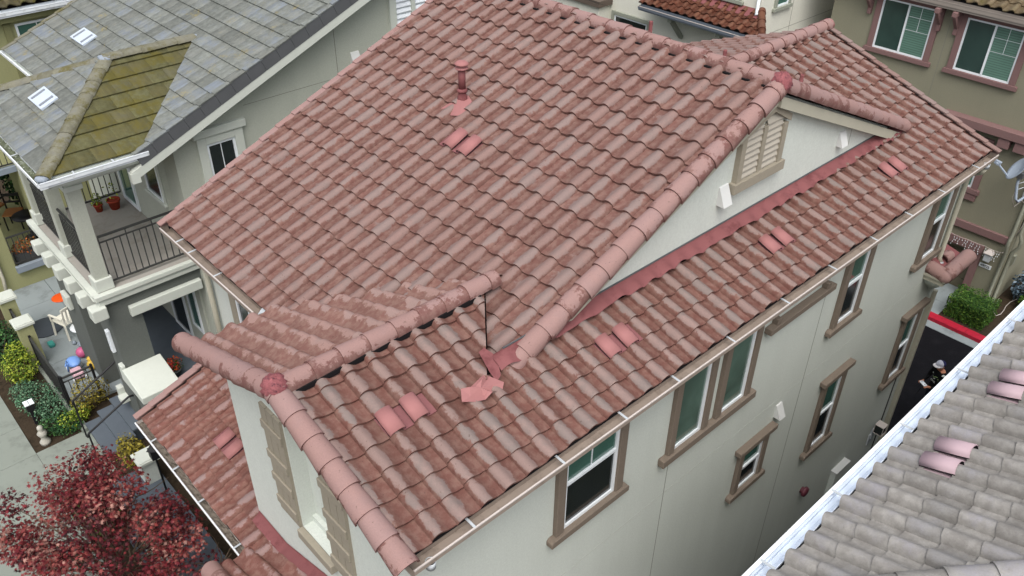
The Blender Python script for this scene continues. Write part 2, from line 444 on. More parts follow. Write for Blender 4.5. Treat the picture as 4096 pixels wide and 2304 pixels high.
def text_mesh(txt, size, depth=0.004):
    cu = bpy.data.curves.new('letters', 'FONT'); cu.body = txt; cu.size = size; cu.extrude = depth; cu.align_x = 'CENTER'; cu.align_y = 'CENTER'
    o = bpy.data.objects.new('letters_tmp', cu); COL.objects.link(o)
    bpy.context.view_layer.update()
    dg = bpy.context.evaluated_depsgraph_get()
    me = bpy.data.meshes.new_from_object(o.evaluated_get(dg))
    bpy.data.objects.remove(o, do_unlink=True); bpy.data.curves.remove(cu)
    return me
# ================================================================== MAIN HOUSE
sC, sA, vw, vr, uR, zR, vA, vL, vF = .3586, .4319, 1.274, 2.126, 7.052, 2.470, 1.222, 7.623, 3.652
GZ = -8.25      # alley level
YZ = -6.5       # front garden level
H = thing('townhouse', 'large cream stucco townhouse in the middle with a weathered terracotta barrel tile roof', 'house', (0.4, 0.4, GZ))

# --- walls
w = MB()
zc = lambda v: sC * v - .09
zd = lambda v: sC * (2 * vr - v) - .09
n0, n1, nb, nt = 2.10, 2.84, -2.16, -0.36         # blind niche in the gable end
T = TX(0.5)
w.prism([(.4, GZ), (n0, GZ), (n0, zc(n0)), (.4, zc(.4))], T, 0, .2)
w.prism([(n1, GZ), (4.3, GZ), (4.3, zd(4.3)), (n1, zd(n1))], T, 0, .2)
w.prism([(n0, GZ), (n1, GZ), (n1, nb), (n0, nb)], T, 0, .2)
w.prism([(n0, nt), (n1, nt), (n1, zd(n1)), (vr, zc(vr)), (n0, zc(n0))], T, 0, .2)
w.prism([(n0, nb), (n1, nb), (n1, nb + .10), (n0, nb + .10)], TX(.5), 0, .06)
w.box(.5, 3.0, .4, 4.3, GZ, -.11)
w.prism([(.4, -.11), (4.3, -.11), (vr, zc(vr)), (.4, zc(.4))], TXp(.5), 0.0, 1.35)
w.box(3.0, 12.75, .4, 7.2, GZ, -.11)
w.box(1.4, 3.0, 4.3, 7.2, GZ, -.24)
w.box(12.75, 13.1, .41, 7.2, GZ, -2.78)
w.prism([(1.5, -.11), (12.6, -.11), (12.6, -.10), (uR, zR - .17), (1.5, -.08)], TYp(1.30), 0.0, 5.9)
w.build('wall', M['stucco'], H)
j = MB(); T = TY(.4)
for u, z0, z1 in ((4.56, GZ, -2.0), (8.17, GZ, -.15)):
    j.boxT(T, u - .005, u + .005, z0, z1, 0, .002)
j2 = MB(); j2.boxT(T, .35, 13.1, -2.733, -2.725, 0, .002); j2.build('control_joint', M['joint2'], H)
j.boxT(TY(1.3), 9.62, 9.63, .7, 1.0, 0, .002)
j.build('control_joint', M['joint'], H)

# --- tiled slopes
def slope(name, mat, fn, clip=()):
    mb = MB(); fn(mb); return mb.build(name, [mat, M['felt']], H, clip=clip)
cC = 1 / math.sqrt(1 + sC * sC); cA = 1 / math.sqrt(1 + sA * sA)
DC = V((0, cC, sC * cC)); DA = V((cA, 0, sA * cA)); DB = V((-cA, 0, sA * cA)); DE = V((0, -cC, sC * cC))
zA = lambda u: zR - .05 - sA * (uR - u)
zB = lambda u: zR - .05 - sA * (u - uR)
TW = .301
def fC(mb):
    def keep(p):
        if p.y < 1.22: return True
        return p.x > 9.2
    tiles(mb, (.055, .13, sC * .13 - .03), (1, 0, 0), DC, 42, 14, TW, .275, keep=keep,
          skip=((11, 2), (12, 2), (22, 2), (23, 2), (33, 2), (34, 2)), lip=.040, th=.027, amp=1.12)
    birdstop(mb, (.055, .13, sC * .13 - .03), (1, 0, 0), DC, 42, TW)
    mb.poly([(.06, .14, sC * .14 - .06), (12.68, .14, sC * .14 - .06), (12.68, 1.29, sC * 1.29 - .06), (.06, 1.29, sC * 1.29 - .06)], 1)
    mb.poly([(9.2, 1.2, sC * 1.2 - .06), (12.68, 1.2, sC * 1.2 - .06), (12.68, vF, sC * vF - .06), (9.2, vF, sC * vF - .06)], 1)
vC = ((2.04, 1.25, 0), (.876, -.727, 0)); vE = ((3.144, 2.126, 0), (2.374, 1.971, 0)); OFF = .012
def fD(mb):
    tiles(mb, (.055, .13, sC * .13 - .03), (1, 0, 0), DC, 13, 8, TW, .275, keep=lambda p: p.y > 1.22, skip=((2, 4), (3, 4)), lip=.040, th=.027, amp=1.12)
    mb.poly([(.06, 1.2, sC * 1.2 - .06), (3.6, 1.2, sC * 1.2 - .06), (3.6, vr, sC * vr - .06), (.06, vr, sC * vr - .06)], 1)
m1 = MB(); fC(m1); m2 = MB(); fD(m2)
combine('roof_slope', [M['tileC'], M['felt']], H, [(m1, [((0, vF, 0), (0, 1, 0)), ((12.70, 0, 0), (1, 0, 0))]), (m2, [((0, vr, 0), (0, 1, 0)), ((vC[0][0] - OFF, vC[0][1], 0), vC[1])])])
def fA(mb):
    tiles(mb, (1.115, 1.10, zA(1.115)), (0, 1, 0), DA, 22, 20, .305, .337, keep=lambda p: not (p.x < 2.0 and p.y < 1.55), skip=((10, 10), (11, 10)))
    mb.poly([(1.12, 1.25, zA(1.12) - .03), (uR, 1.25, zA(uR) - .03), (uR, 7.6, zA(uR) - .03), (1.12, 7.6, zA(1.12) - .03)], 1)
    birdstop(mb, (1.115, 1.10 + .305 * 10, zA(1.115)), (0, 1, 0), DA, 12, .305)
    mb.hexa([(1.1, 7.50, zA(1.1) - .04), (uR, 7.50, zA(uR) - .04), (uR, 7.56, zA(uR) - .04), (1.1, 7.56, zA(1.1) - .04), (1.1, 7.50, zA(1.1) + .005), (uR, 7.50, zA(uR) + .005), (uR, 7.56, zA(uR) + .005), (1.1, 7.56, zA(1.1) + .005)], 1)
cm = [((uR - .07, 0, 0), (1, 0, 0)), ((0, vA + .02, 0), (0, -1, 0))]
ps = []
for lo, hi, cl in ((0, vr, [((vC[0][0] + OFF, vC[0][1], 0), (-.876, .727, 0))]), (vr, 4.62, [((vE[0][0] - .30, vE[0][1], 0), (-2.374, -1.971, 0))]), (4.62, vL - .09, [])):
    m1 = MB(); fA(m1); ps.append((m1, cm + cl + [((0, lo, 0), (0, -1, 0)), ((0, hi, 0), (0, 1, 0))]))
combine('roof_slope', [M['tileA'], M['felt']], H, ps)
def fB(mb):
    tiles(mb, (11.95, 1.25, zB(11.95)), (0, 1, 0), DB, 21, 17, .305, .337, keep=lambda p: not (p.x > 11.0 and p.y > 4))
    mb.poly([(11.95, 1.25, zB(11.95) - .03), (uR, 1.25, zB(uR) - .03), (uR, 7.6, zB(uR) - .03), (11.95, 7.6, zB(11.95) - .03)], 1)
slope('roof_slope', M['tileA'], fB, clip=[((uR + .07, 0, 0), (-1, 0, 0)), ((0, vA + .02, 0), (0, -1, 0))])
zE = lambda v: sC * (2 * vr - v) - .03
def fE(mb):
    tiles(mb, (.055, 4.50, zE(4.5)), (1, 0, 0), DE, 12, 10, TW, .275, flip=True, lip=.036)
    mb.poly([(.06, 4.5, zE(4.5) - .03), (3.4, 4.5, zE(4.5) - .03), (3.4, vr, zE(vr) - .03), (.06, vr, zE(vr) - .03)], 1)
slope('roof_slope', M['tileE'], fE, clip=[((0, vr, 0), (0, -1, 0)), ((vE[0][0] + .22, vE[0][1], 0), vE[1])])
mb = MB()
for a, b in (((1.94, 1.11), (2.80, 2.146)),):
    za = -.6257 + .4319 * a[0] - .05; zb2 = -.6257 + .4319 * b[0] - .05; t = (V((b[0], b[1], zb2)) - V((a[0], a[1], za))).normalized(); n_ = t.cross(V((0, 0, 1))).normalized() * .07
    A_, B_ = V((a[0], a[1], za)), V((b[0], b[1], zb2)); mb.poly([A_ - n_, A_ + n_, B_ + n_, B_ - n_])
mb.build('valley_liner', M['felt'], H)
zF = lambda v: sC * (2 * vF - v) - .03
def fF(mb):
    tiles(mb, (9.05, 7.25, zF(7.25)), (1, 0, 0), DE, 12, 14, TW, .28, lip=.036)
    mb.poly([(9.05, 7.25, zF(7.25) - .03), (12.65, 7.25, zF(7.25) - .03), (12.65, vF, zF(vF) - .03), (9.05, vF, zF(vF) - .03)], 1)
slope('roof_slope', M['tileA'], fF, clip=[((0, vF, 0), (0, -1, 0)), ((12.7, 0, 0), (1, 0, 0))])
# skirt roof over the ground floor (G) and the small porch gable beside it (P)
gs = .36; cG = 1 / math.sqrt(1 + gs * gs); DG = V((cG, 0, gs * cG)); zG = lambda u: -3.42 + gs * u
def fG(mb):
    tiles(mb, (-.09, 2.2, zG(-.09)), (0, 1, 0), DG, 18, 6, .303, .305, keep=lambda p: p.x < 1.5, skip=((11, 2), (12, 2)))
    mb.poly([(-.09, 2.2, zG(-.09) - .03), (1.42, 2.2, zG(1.42) - .03), (1.42, 7.64, zG(1.42) - .03), (-.09, 7.64, zG(-.09) - .03)], 1)
slope('roof_slope', M['tileG'], fG, clip=[((0, 7.60, 0), (0, 1, 0)), ((1.40, 0, 0), (1, 0, 0))])
zP = lambda v: -3.49 + .36 * (4.0 - v); DP = V((0, -cG, gs * cG))
def fP(mb):
    tiles(mb, (-.62, 4.02, zP(4.02)), (1, 0, 0), DP, 4, 8, .301, .28, flip=True)
    mb.poly([(-.6, 4.0, zP(4.0) - .03), (.45, 4.0, zP(4.0) - .03), (.45, 1.8, zP(1.8) - .03), (-.6, 1.8, zP(1.8) - .03)], 1)
slope('roof_slope', M['tileG'], fP)

# --- ridges, rakes
def ridgepart(P0, P1, up, **k):
    mb = MB(); ridge(mb, P0, P1, up, **k); return mb.build('ridge_tiles', [M['ridge'], M['felt']], H)
rt = ridgepart((uR, vA + .08, zR - .06), (uR, vL + .02, zR - .06), (0, 0, 1), seg=.36, r0=.112, r1=.13)
fb = MB(); fb.box(uR - .155, uR + .155, vA + .1, vL - .02, zR - .13, zR - .075); fb.build('felt_strip', M['felt'], rt)
rt = ridgepart((.06, vr, .889 - .08), (2.93, vr, .889 - .08), (0, 0, 1), seg=.34, r0=.110, r1=.128)
fb = MB(); fb.box(.1, 2.6, vr - .132, vr + .132, .889 - .15, .889 - .09); fb.build('felt_strip', M['felt'], rt)
ridgepart((9.3, vF, sC * vF + .05), (12.78, vF, sC * vF + .05), (0, 0, 1), seg=.36, r0=.112, r1=.13)
upA = V((-sA * .8, -.25, 1)); upB = V((sA * .8, -.25, 1))
ridgepart((1.93, vA, zR - .085 - sA * (uR - 1.93)), (uR - .02, vA, zR - .085), upA, seg=.337, r0=.120, r1=.142, span=104)
ridgepart((11.35, vA, zR - .085 - sA * (11.35 - uR)), (uR + .02, vA, zR - .085), upB, seg=.337, r0=.118, r1=.136, span=104)
ridgepart((.0, .02, sC * .02 + .045), (.0, vr, sC * vr + .045), V((-.25, -sC, 1)), seg=.31, r0=.116, r1=.138, span=104)
ridgepart((.0, 4.66, zE(4.66) + .075), (.0, vr, zE(vr) + .075), V((-.25, sC, 1)), seg=.31, r0=.116, r1=.136, span=104)
cap = MB(); cap.ball((.0, 4.655, zE(4.66) + .075), .128, .05, .128, 14, 8); cap.build('end_cap', M['ridge'], H)
ridgepart((-.62, 4.08, zP(4.08) + .07), (-.62, 1.9, zP(1.9) + .07), V((-.2, .36, 1)), seg=.31, r0=.116, r1=.134, span=104)
cap = MB(); cap.ball((-.62, 4.075, zP(4.08) + .07), .126, .05, .126, 14, 8); cap.build('end_cap', M['ridge'], H)
mb = MB(); rake_flat(mb, (1.02, vL - .09, zA(1.02)), DA, 6.68, (0, 1, 0), seg=.337, w=.12, h=.075); mb.build('rake_tiles', M['ridge'], H)
mb = MB(); rake_flat(mb, (-.16, 7.62, zG(-.16)), DG, 1.7, (0, 1, 0), w=.13, seg=.305); mb.build('rake_tiles', M['ridge'], H)
mb = MB(); rake_flat(mb, (12.66, .02, sC * .02 - .01), DC, 3.86, (1, 0, 0), seg=.275); mb.build('rake_tiles', M['tileA'], H)

def lump(c, r, seed):
    q = random.Random(seed); mb = MB(); mb.ball(c, r, r, r, 22, 14)
    mb.v = [tuple(V(c) + (V(p) - V(c)) * q.uniform(.84, 1.1)) for p in mb.v]
    return mb.build('mortar_lump', M['mortar'], H)
lump((uR, vA + .0, zR - .035), .145, 1)
lump((.0, vr, .889 - .035), .14, 2)
lump((12.74, vF, sC * vF + .05), .12, 3)

# --- rake boards
fb = MB()
for a, b, h in (((1.9, zR - sA * (uR - 1.9)), (uR, zR), .13), ((11.4, zR - sA * (11.4 - uR)), (uR, zR), .16)):
    q = .20
    fb.prism([(a[0], a[1] - q - h), (b[0], b[1] - q - h), (b[0], b[1] - q), (a[0], a[1] - q)], TY(1.30), 0, .10 if h < .15 else .14)
fb.build('rake_board', M['fascia'], H)
fb = MB()
for a, b in (((.22, sC * .22), (vr, sC * vr)), ((4.55, sC * (2 * vr - 4.55)), (vr, sC * vr))):
    q = .10; h = .13
    fb.prism([(a[0], a[1] - q - h), (b[0], b[1] - q - h), (b[0], b[1] - q), (a[0], a[1] - q)], TX(.30), 0, .20)
fb.box(.1, .3, 4.4, 4.66, -.36, -.16)
fb.build('rake_board', M['fascia'], H)
fb = MB(); fb.box(.42, 12.7, .19, .21, -.15, -.08); fb.box(.42, 12.7, .21, .4, -.14, -.12); fb.build('eave_board', M['brown2'], H)
fb = MB(); fb.box(1.16, 1.18, 4.3, 7.6, -.32, -.16); fb.box(1.18, 1.4, 4.3, 7.6, -.32, -.30); fb.build('eave_board', M['brown2'], H)

# --- wall flashing over the lower slope
mb = MB(); N = 200; prev = None
for k in range(N + 1):
    u = 2.15 + (11.25 - 2.15) * k / N
    wv = .022 * math.sin(2 * math.pi * (u - .12) / TW) + .012 * math.sin(u * 5.1) + .008 * math.sin(u * 23)
    row = [(u, 1.286, sC * 1.286 + .135), (u, 1.272, sC * 1.272 + .10 + wv * .3), (u, 1.20, sC * 1.20 + .105 + wv * .7), (u, 1.125 + .014 * math.sin(u * 9.7) + .01 * math.sin(2 * math.pi * u / TW), sC * 1.12 + .092 + wv)]
    row = [mb.vert(p) for p in row]
    if prev:
        for q in range(3): mb.face((prev[q], prev[q + 1], row[q + 1], row[q]), 0, True)
    prev = row
mb.build('wall_flashing', M['flash'], H)
mb = MB(); mb.box(2.3, 11.2, 1.283, 1.299, sC * 1.286 + .13, sC * 1.286 + .146); mb.build('reglet', M['darkrake'], H)
# flashing where the skirt roof meets the gable end
mb = MB(); prev = None
for k in range(41):
    v = 4.28 - (4.28 - 1.9) * k / 40
    base = max(zG(.3), zP(v) if v < 3.95 else -9)
    row = [mb.vert(p) for p in ((.293, v, base + .20), (.27, v, base + .15), (.16, v, max(zG(.16), zP(v) if v < 3.95 else -9) + .125 + .012 * math.sin(v * 21)))]
    if prev:
        for q in range(2): mb.face((prev[q], row[q], row[q + 1], prev[q + 1]), 0, True)
    prev = row
mb.build('wall_flashing', M['flash'], H)

# --- membrane patch and valley metal where the rake ends
P = [(1.584, 1.156), (1.715, 1.153), (1.912, 1.173), (1.981, 1.148), (2.06, 1.004), (1.99, 0.95), (1.855, 0.953), (1.747, 0.95), (1.624, 0.979), (1.50, 1.037)]
mb = MB()
def hc(u, v): return sC * v + .085 + .03 * math.sin(2 * math.pi * (u + .03) / TW)
ctr = mb.vert((1.78, 1.06, hc(1.78, 1.06) + .02)); ring = [mb.vert((u, v, hc(u, v))) for u, v in P]; rin = [mb.vert((1.78 + (u - 1.78) * .55, 1.06 + (v - 1.06) * .55, hc(u, v) + R.uniform(-.005, .03))) for u, v in P]
for k in range(len(P)):
    q = (k + 1) % len(P)
    mb.face((ctr, rin[q], rin[k]), 0, False); mb.face((rin[k], rin[q], ring[q], ring[k]), 0, False)
mb.build('membrane_patch', M['pinkvent'], H)
mb = MB(); z = lambda v: sC * v + .055
mb.poly([(2.00, 1.05, z(1.05)), (2.10, 1.10, z(1.10)), (2.22, 1.30, z(1.3) + .01), (2.17, 1.46, z(1.46)), (2.08, 1.44, z(1.44)), (2.02, 1.2, z(1.2))])
mb.build('membrane_patch', M['flash'], H)
mb = MB(); mb.poly([(.99, 4.60, -.13), (1.10, 4.66, -.10), (1.20, 4.50, -.02), (1.15, 4.42, -.02)]); mb.build('valley_metal', M['galv'], H)

# --- painted roof vents (a pair of hollow barrels on a pan)
def roofvent(O, A, D, tw, tl, mat='pinkvent', up=0.0, parent=H, amp=1.0, side=1):
    O = V(O); A = V(A).normalized(); D = V(D).normalized(); N = A.cross(D).normalized()
    if N.z < 0: N = -N
    mb = MB()
    mb.hexa([O + A * 0 + N * .004, O + A * 2 * tw + N * .004, O + A * 2 * tw + D * tl + N * .004, O + D * tl + N * .004,
             O + N * .03, O + A * 2 * tw + N * .03, O + A * 2 * tw + D * (tl + .02) + N * .012, O + D * (tl + .02) + N * .012])
    pan = mb.build('roof_vent', M['pinkpan'] if mat == 'pinkvent' else M[mat], parent)
    for i in range(2):
        b = MB(); n = 9; L0 = []; L1 = []; I0 = []; I1 = []
        for k in range(n + 1):
            a = math.pi * k / n; x = tw * (.005 + i) + tw * .34 - math.cos(a) * tw * .325; h = math.sin(a) ** .75 * .066 * amp + .060
            L0.append(b.vert(O + A * x + D * .0 + N * h)); L1.append(b.vert(O + A * x + D * (tl + .0) + N * (h + .004)))
            I0.append(b.vert(O + A * x + D * .0 + N * (h - .012))); I1.append(b.vert(O + A * x + D * (tl + .0) + N * (h - .008)))
        for k in range(n):
            b.face((L0[k], L0[k + 1], L1[k + 1], L1[k]), 0, True); b.face((I0[k], I0[k + 1], L0[k + 1], L0[k]), 0); b.face((L1[k], L1[k + 1], I1[k + 1], I1[k]), 0); b.face((I1[k], I1[k + 1], I0[k + 1], I0[k]), 1, True)
        for q in (.33, .66):
            pass
        b.build('vent_barrel', [M[mat], M['felt']], pan)
    return pan
for i, r in ((2, 4), (11, 2), (22, 2), (33, 2)):
    O = V((.055 + TW * i, .13, sC * .13 - .03)) + DC * (.275 * r)
    roofvent(O, (1, 0, 0), DC, TW, .29)
roofvent(V((1.115, 1.10 + .305 * 10, zA(1.115))) + DA * (.337 * 10), (0, 1, 0), DA, .305, .345)
roofvent(V((-.09, 2.2 + .303 * 11, zG(-.09))) + DG * (.305 * 2), (0, 1, 0), DG, .303, .315)

# --- vent pipes through the roof
pb = (4.93, 5.10, zA(4.93))
mb = MB(); mb.lathe(pb, [(.075, -.02), (.075, .12), (.055, .18), (.052, .20)], 16); mb.lathe((pb[0], pb[1], pb[2] + .2), [(.075, 0), (.080, .02), (.066, .045), (.05, .05)], 16)
mb.lathe((pb[0], pb[1], pb[2] + .24), [(.054, 0), (.054, .33)], 16)
fl = mb.build('vent_pipe', M['flash'], H)
mb = MB(); b0 = (pb[0], pb[1], pb[2] + .53)
mb.lathe(b0, [(.056, 0), (.095, .02), (.095, .035), (.06, .05), (.06, .075), (.105, .085), (.103, .10), (.07, .125), (.02, .135)], 18); mb.build('pipe_cap', M['pinkvent'], fl)
mb = MB(); pts = [(4.70, 5.33), (4.9, 5.25), (5.05, 5.12), (4.99, 4.95), (4.78, 4.80), (4.68, 4.84), (4.66, 5.05)]
c0 = mb.vert((4.87, 5.1, zA(4.87) + .13)); rg = [mb.vert((u, v, zA(u) + .055 + .03 * math.sin(2 * math.pi * (v - 1.1 - .02) / .305 * 1.0))) for u, v in pts]
for k in range(len(pts)): mb.face((c0, rg[(k + 1) % len(pts)], rg[k]), 0, True)
mb.build('pipe_flashing', M['pinkvent'], fl)
for u, v, s, h in ((9.4, 5.25, 1, .38), (9.9, 3.97, 1, .30), (10.55, 2.80, 1, .22)):
    z = max(zB(u), min(sC * v, zF(v)))
    mb = MB(); mb.lathe((u, v, z - .05), [(.07, 0), (.07, .07), (.036, .10), (.034, h), (.034, h + .02), (.026, h + .02), (.026, h - .05)], 12); mb.build('vent_pipe', M['flash'], H)

# --- gutters and downspouts
gutter(H, (.06, 0, 0), (12.72, 0, 0), (0, -1, 0), .165, .115, [M['gutter'], M['lip'], M['galv']], straps=[x - .06 for x in (.79, 2.01, 2.99, 3.91, 5.0, 6.2, 7.38, 8.52, 9.59, 10.69, 11.96)])
gutter(H, (uE_ := .985, 7.6, -.168), (.985, 4.62, -.168), (-1, 0, 0), .16, .115, [M['gutter'], M['lip'], M['galv']], straps=[.55, .95, 1.75])
gutter(H, (-.21, 7.66, -3.5), (-.21, 3.98, -3.5), (-1, 0, 0), .15, .10, [M['lip'], M['white'], M['galv']], straps=[.6, 1.42, 2.3, 3.42], debris=True)
for u in (.28, 12.45):
    mb = MB(); mb.lathe((u, .055, -.185), [(.052, 0), (.052, .085), (.045, .085), (.045, .0)], 14); mb.build('gutter_outlet', M['galv'], H)
mb = MB()
mb.tube([(12.45, .055, -.18), (12.47, .10, -.30), (12.66, .33, -.48), (12.68, .345, -.6), (12.68, .345, -2.28), (12.68, .30, -2.36)], .042, 10); mb.build('downspout', M['fascia'], H)
mb = MB(); mb.lathe((12.68, .30, -2.43), [(.055, 0), (.055, .08), (.04, .09)], 10); mb.build('downspout_shoe', M['galv'], H)
mb = MB(); mb.boxT(TX(13.16), .33, .43, GZ, -3.3, -.09, 0); mb.build('downspout', M['fascia'], H)
mb = MB(); mb.boxT(TY(.41), 12.83, 12.87, GZ, -3.55, 0, .012); mb.build('control_joint', M['black'], H)

# --- windows of the long wall
T = TY(.40)
window(H, T, 2.43, 3.36, -1.74, -.22, 'brown', tw=.13, rail=-.97, muntin=[(2.885, 2.9, -.94, -.26)], lower='glassD', name='window')
def pair(a0, a1, b0, b1, am, aw):
    pass
window(H, T, 4.55, 5.17, -1.86, -.22, 'brown', tw=.12, upper='glassC', sill=False)
window(H, T, 5.60, 6.19, -1.86, -.22, 'brown', tw=.12, upper='glassC', sill=False)
s = MB(); s.boxT(T, 4.30, 6.44, -1.99, -1.861, 0, .105); s.build('sill', M['brown'], H, bevel=.01)
window(H, T, 8.75, 9.31, -1.90, -.22, 'brown', tw=.13, rail=-1.14)
window(H, T, 11.67, 12.25, -1.94, -.22, 'brown', tw=.13, rail=-1.16)
window(H, T, 6.63, 7.20, -4.24, -3.40, 'brown', tw=.12, rail=-3.75, header=True, ears=.10)
window(H, T, 9.14, 9.70, -5.02, -3.46, 'brown', tw=.12, rail=-4.17, header=True)
window(H, T, 12.10, 12.64, -5.08, -3.53, 'brown', tw=.12, rail=-4.26, header=True)
mb = MB(); mb.boxT(T, 6.46, 8.20, -.86, -.76, 0, .12); mb.boxT(T, 6.62, 6.72, -.76, -.66, 0, .10); mb.boxT(T, 7.94, 8.04, -.76, -.66, 0, .10); mb.build('trim_ledge', M['brown'], H, bevel=.01)

T = TX(1.4)
window(H, T, 5.35, 6.24, -1.75, -.42, 'brown2', tw=.20, proud=.05, upper='glassT', mull=5.8, left='glassT', right='glassD')
mb = MB(); mb.tube([(1.33, 7.08, -.3), (1.33, 7.08, -3.0)], .045, 8); mb.build('downspout', M['fascia'], H)
mb = MB(); mb.box(.04, 1.36, 4.50, 4.525, zE(4.5) - .06, zE(4.5) + .03); mb.build('drip_edge', M['lip'], H)
# --- louvred vent in the main gable
T = TY(1.30)
mb = MB(); x0, x1, z0, z1 = 6.40, 7.46, 1.20, 1.80
mb.boxT(T, x0 - .06, x1 + .06, z0 - .14, z0, 0, .11); mb.boxT(T, x0, x0 + .10, z0, z1 + .02, 0, .08); mb.boxT(T, x1 - .10, x1, z0, z1 - .02, 0, .08); mb.boxT(T, (x0 + x1) / 2 - .045, (x0 + x1) / 2 + .045, z0, z1 + .06, 0, .07)
mb.prism([(x0 - .05, z1 - .02), (uR, z1 + .24), (x1 + .05, z1 - .02), (x1 + .05, z1 + .08), (uR, z1 + .33), (x0 - .05, z1 + .08)], T, 0, .085)
lv = mb.build('gable_vent', M['brown2'], H)
bk = MB(); bk.boxT(T, x0 + .1, x1 - .1, z0, z1 + .05, 0, .004); bk.build('vent_back', M['felt'], lv)
for a, b in ((x0 + .10, (x0 + x1) / 2 - .045), ((x0 + x1) / 2 + .045, x1 - .10)):
    sl = MB()
    for k in range(8):
        z = z0 + .01 + k * .092
        sl.hexa([T(a, z, .055), T(b, z, .055), T(b, z + .02, .058), T(a, z + .02, .058), T(a, z + .10, .008), T(b, z + .10, .008), T(b, z + .115, .016), T(a, z + .115, .016)])
    sl.build('louvre', M['louvre'], lv)
hood(H, T, 6.22, .95, .19, .27, .13)
hood(H, T, 9.30, .82, .17, .23, .11)
hood(H, TY(.40), 7.50, -3.10, .16, .25, .13)

# --- shuttered blind niche in the gable end
T = TX(.30)
for a0, a1 in ((n1 + .02, n1 + .50), (n0 - .50, n0 - .02)):
    s = MB(); m3 = (a1 - a0) / 3
    for k in range(3): s.boxT(T, a0 + m3 * k + .006, a0 + m3 * (k + 1) - .006, nb - .02, nt + .02 - (.12 if a0 < n0 else 0), 0, .04)
    s.boxT(T, a0 + .004, a1 - .004, nb, nt - .14, 0, .03)
    sh = s.build('shutter', M['brown2'], H)
    for z in (-.72, -1.22, -1.62, -2.04):
        b = MB(); b.boxT(T, a0 + .004, a1 - .004, z, z + .13, .041, .068); b.build('batten', M['brown2'], sh, bevel=.006)
s = MB(); s.boxT(T, n0 - .02, n1 + .02, nb - .15, nb - .001, 0, .09); s.build('niche_sill', M['brown2'], H, bevel=.01)

# --- small tiled pop-out at the far corner
mb = MB()
sec = [(-2.62, 12.34, 13.36, .06), (-2.74, 12.42, 13.34, .12), (-2.90, 12.60, 13.28, .25), (-3.06, 12.80, 13.20, .34), (-3.25, 12.95, 13.14, .38), (-3.55, 13.05, 13.11, .395)]
prev = None
for z, a, b, v in sec:
    row = [mb.vert(p) for p in ((a, .408, z), (a, v, z), (b, v, z), (b, .408, z), (b + .0, .75, z))]
    if prev:
        for q in range(4): mb.face((prev[q], row[q], row[q + 1], prev[q + 1]), 0, q != 1 and False)
    else: mb.face(row[::-1])
    prev = row
po = mb.build('corbel', M['stucco'], H)
mb = MB(); mb.box(12.31, 13.40, .02, .80, -2.62, -2.52); mb.box(12.28, 13.43, -.01, .80, -2.52, -2.47); mb.build('corbel_band', M['fascia'], po)
mb = MB(); mb.hexa([(12.33, .05, -2.469), (13.40, .05, -2.469), (13.40, .80, -2.469), (12.33, .398, -2.469), (12.40, .10, -2.40), (13.3, .10, -2.40), (13.3, .78, -2.22), (12.40, .396, -2.22)]); mb.build('corbel_roof', M['flash'], po)
mb = MB()
ridge(mb, (12.40, .02, -2.45), (12.40, .45, -2.36), (-.3, 0, 1), seg=.5, r0=.13, r1=.14, span=100)
ridge(mb, (13.42, .06, -2.43), (12.36, .06, -2.43), (0, -.3, 1), seg=.62, r0=.135, r1=.15, span=100)
mb.ball((13.41, .06, -2.43), .06, .148, .148); mb.ball((12.39, .05, -2.44), .14, .13, .135)
mb.build('corbel_tiles', [M['ridge'], M['felt']], po)
mb = MB(); ridge(mb, (13.05, .30, -2.36), (12.75, .30, -2.34), (0, -.3, 1), seg=.5, r0=.1, r1=.11, span=95); mb.ball((13.05, .30, -2.36), .04, .108, .108); mb.build('corbel_tiles', [M['ridge'], M['felt']], po)

# --- small fittings on the long wall
T = TY(.40)
mb = MB()
a, z = 12.45, -6.70
for q in (a - .1, a + .09):
    mb.boxT(T, q, q + .012, z, z + .24, .05, .062); mb.boxT(T, q, q + .012, z, z + .24, .238, .25)
for zz in (z, z + .23): mb.boxT(T, a - .1, a + .102, zz, zz + .012, .05, .25)
mb.boxT(T, a - .1, a + .102, z + .2301, z + .24, .14, .156); mb.boxT(T, a - .01, a + .006, z + .2301, z + .24, .05, .25)
lp = mb.build('wall_lamp', M['lip'], H)
mb = MB(); mb.boxT(T, a - .09, a + .09, z + .012, z + .225, .062, .238); mb.build('lamp_glass', M['glassD'], lp)
mb = MB(); mb.boxT(T, a - .05, a + .05, z - .25, z + .02, 0, .05); mb.boxT(T, a - .12, a + .12, z - .42, z - .1, .001, .03); mb.build('lamp_bracket', M['galv'], lp)
mb = MB(); mb.boxT(T, 10.78, 11.30, -7.9, -6.83, 0, .12); mb.build('meter_box', M['stucco'], H, bevel=.01)
mb = MB(); mb.boxT(T, 10.76, 11.32, -6.83, -6.79, 0, .14); mb.build('meter_box_lid', M['hood'], H)
mb = MB(); c = (9.48, .33, -6.40)
ring = []
mb.tube([(9.48, .40, -6.40), (9.48, .345, -6.40)], [.07, .07], 14); mb.tube([(9.48, .345, -6.40), (9.48, .325, -6.40), (9.48, .285, -6.40), (9.48, .27, -6.40)], [.11, .115, .10, .05], 16)
bell = mb.build('alarm_bell', plain('dark_red_enamel', lin(96, 48, 58), .45, .4), H)
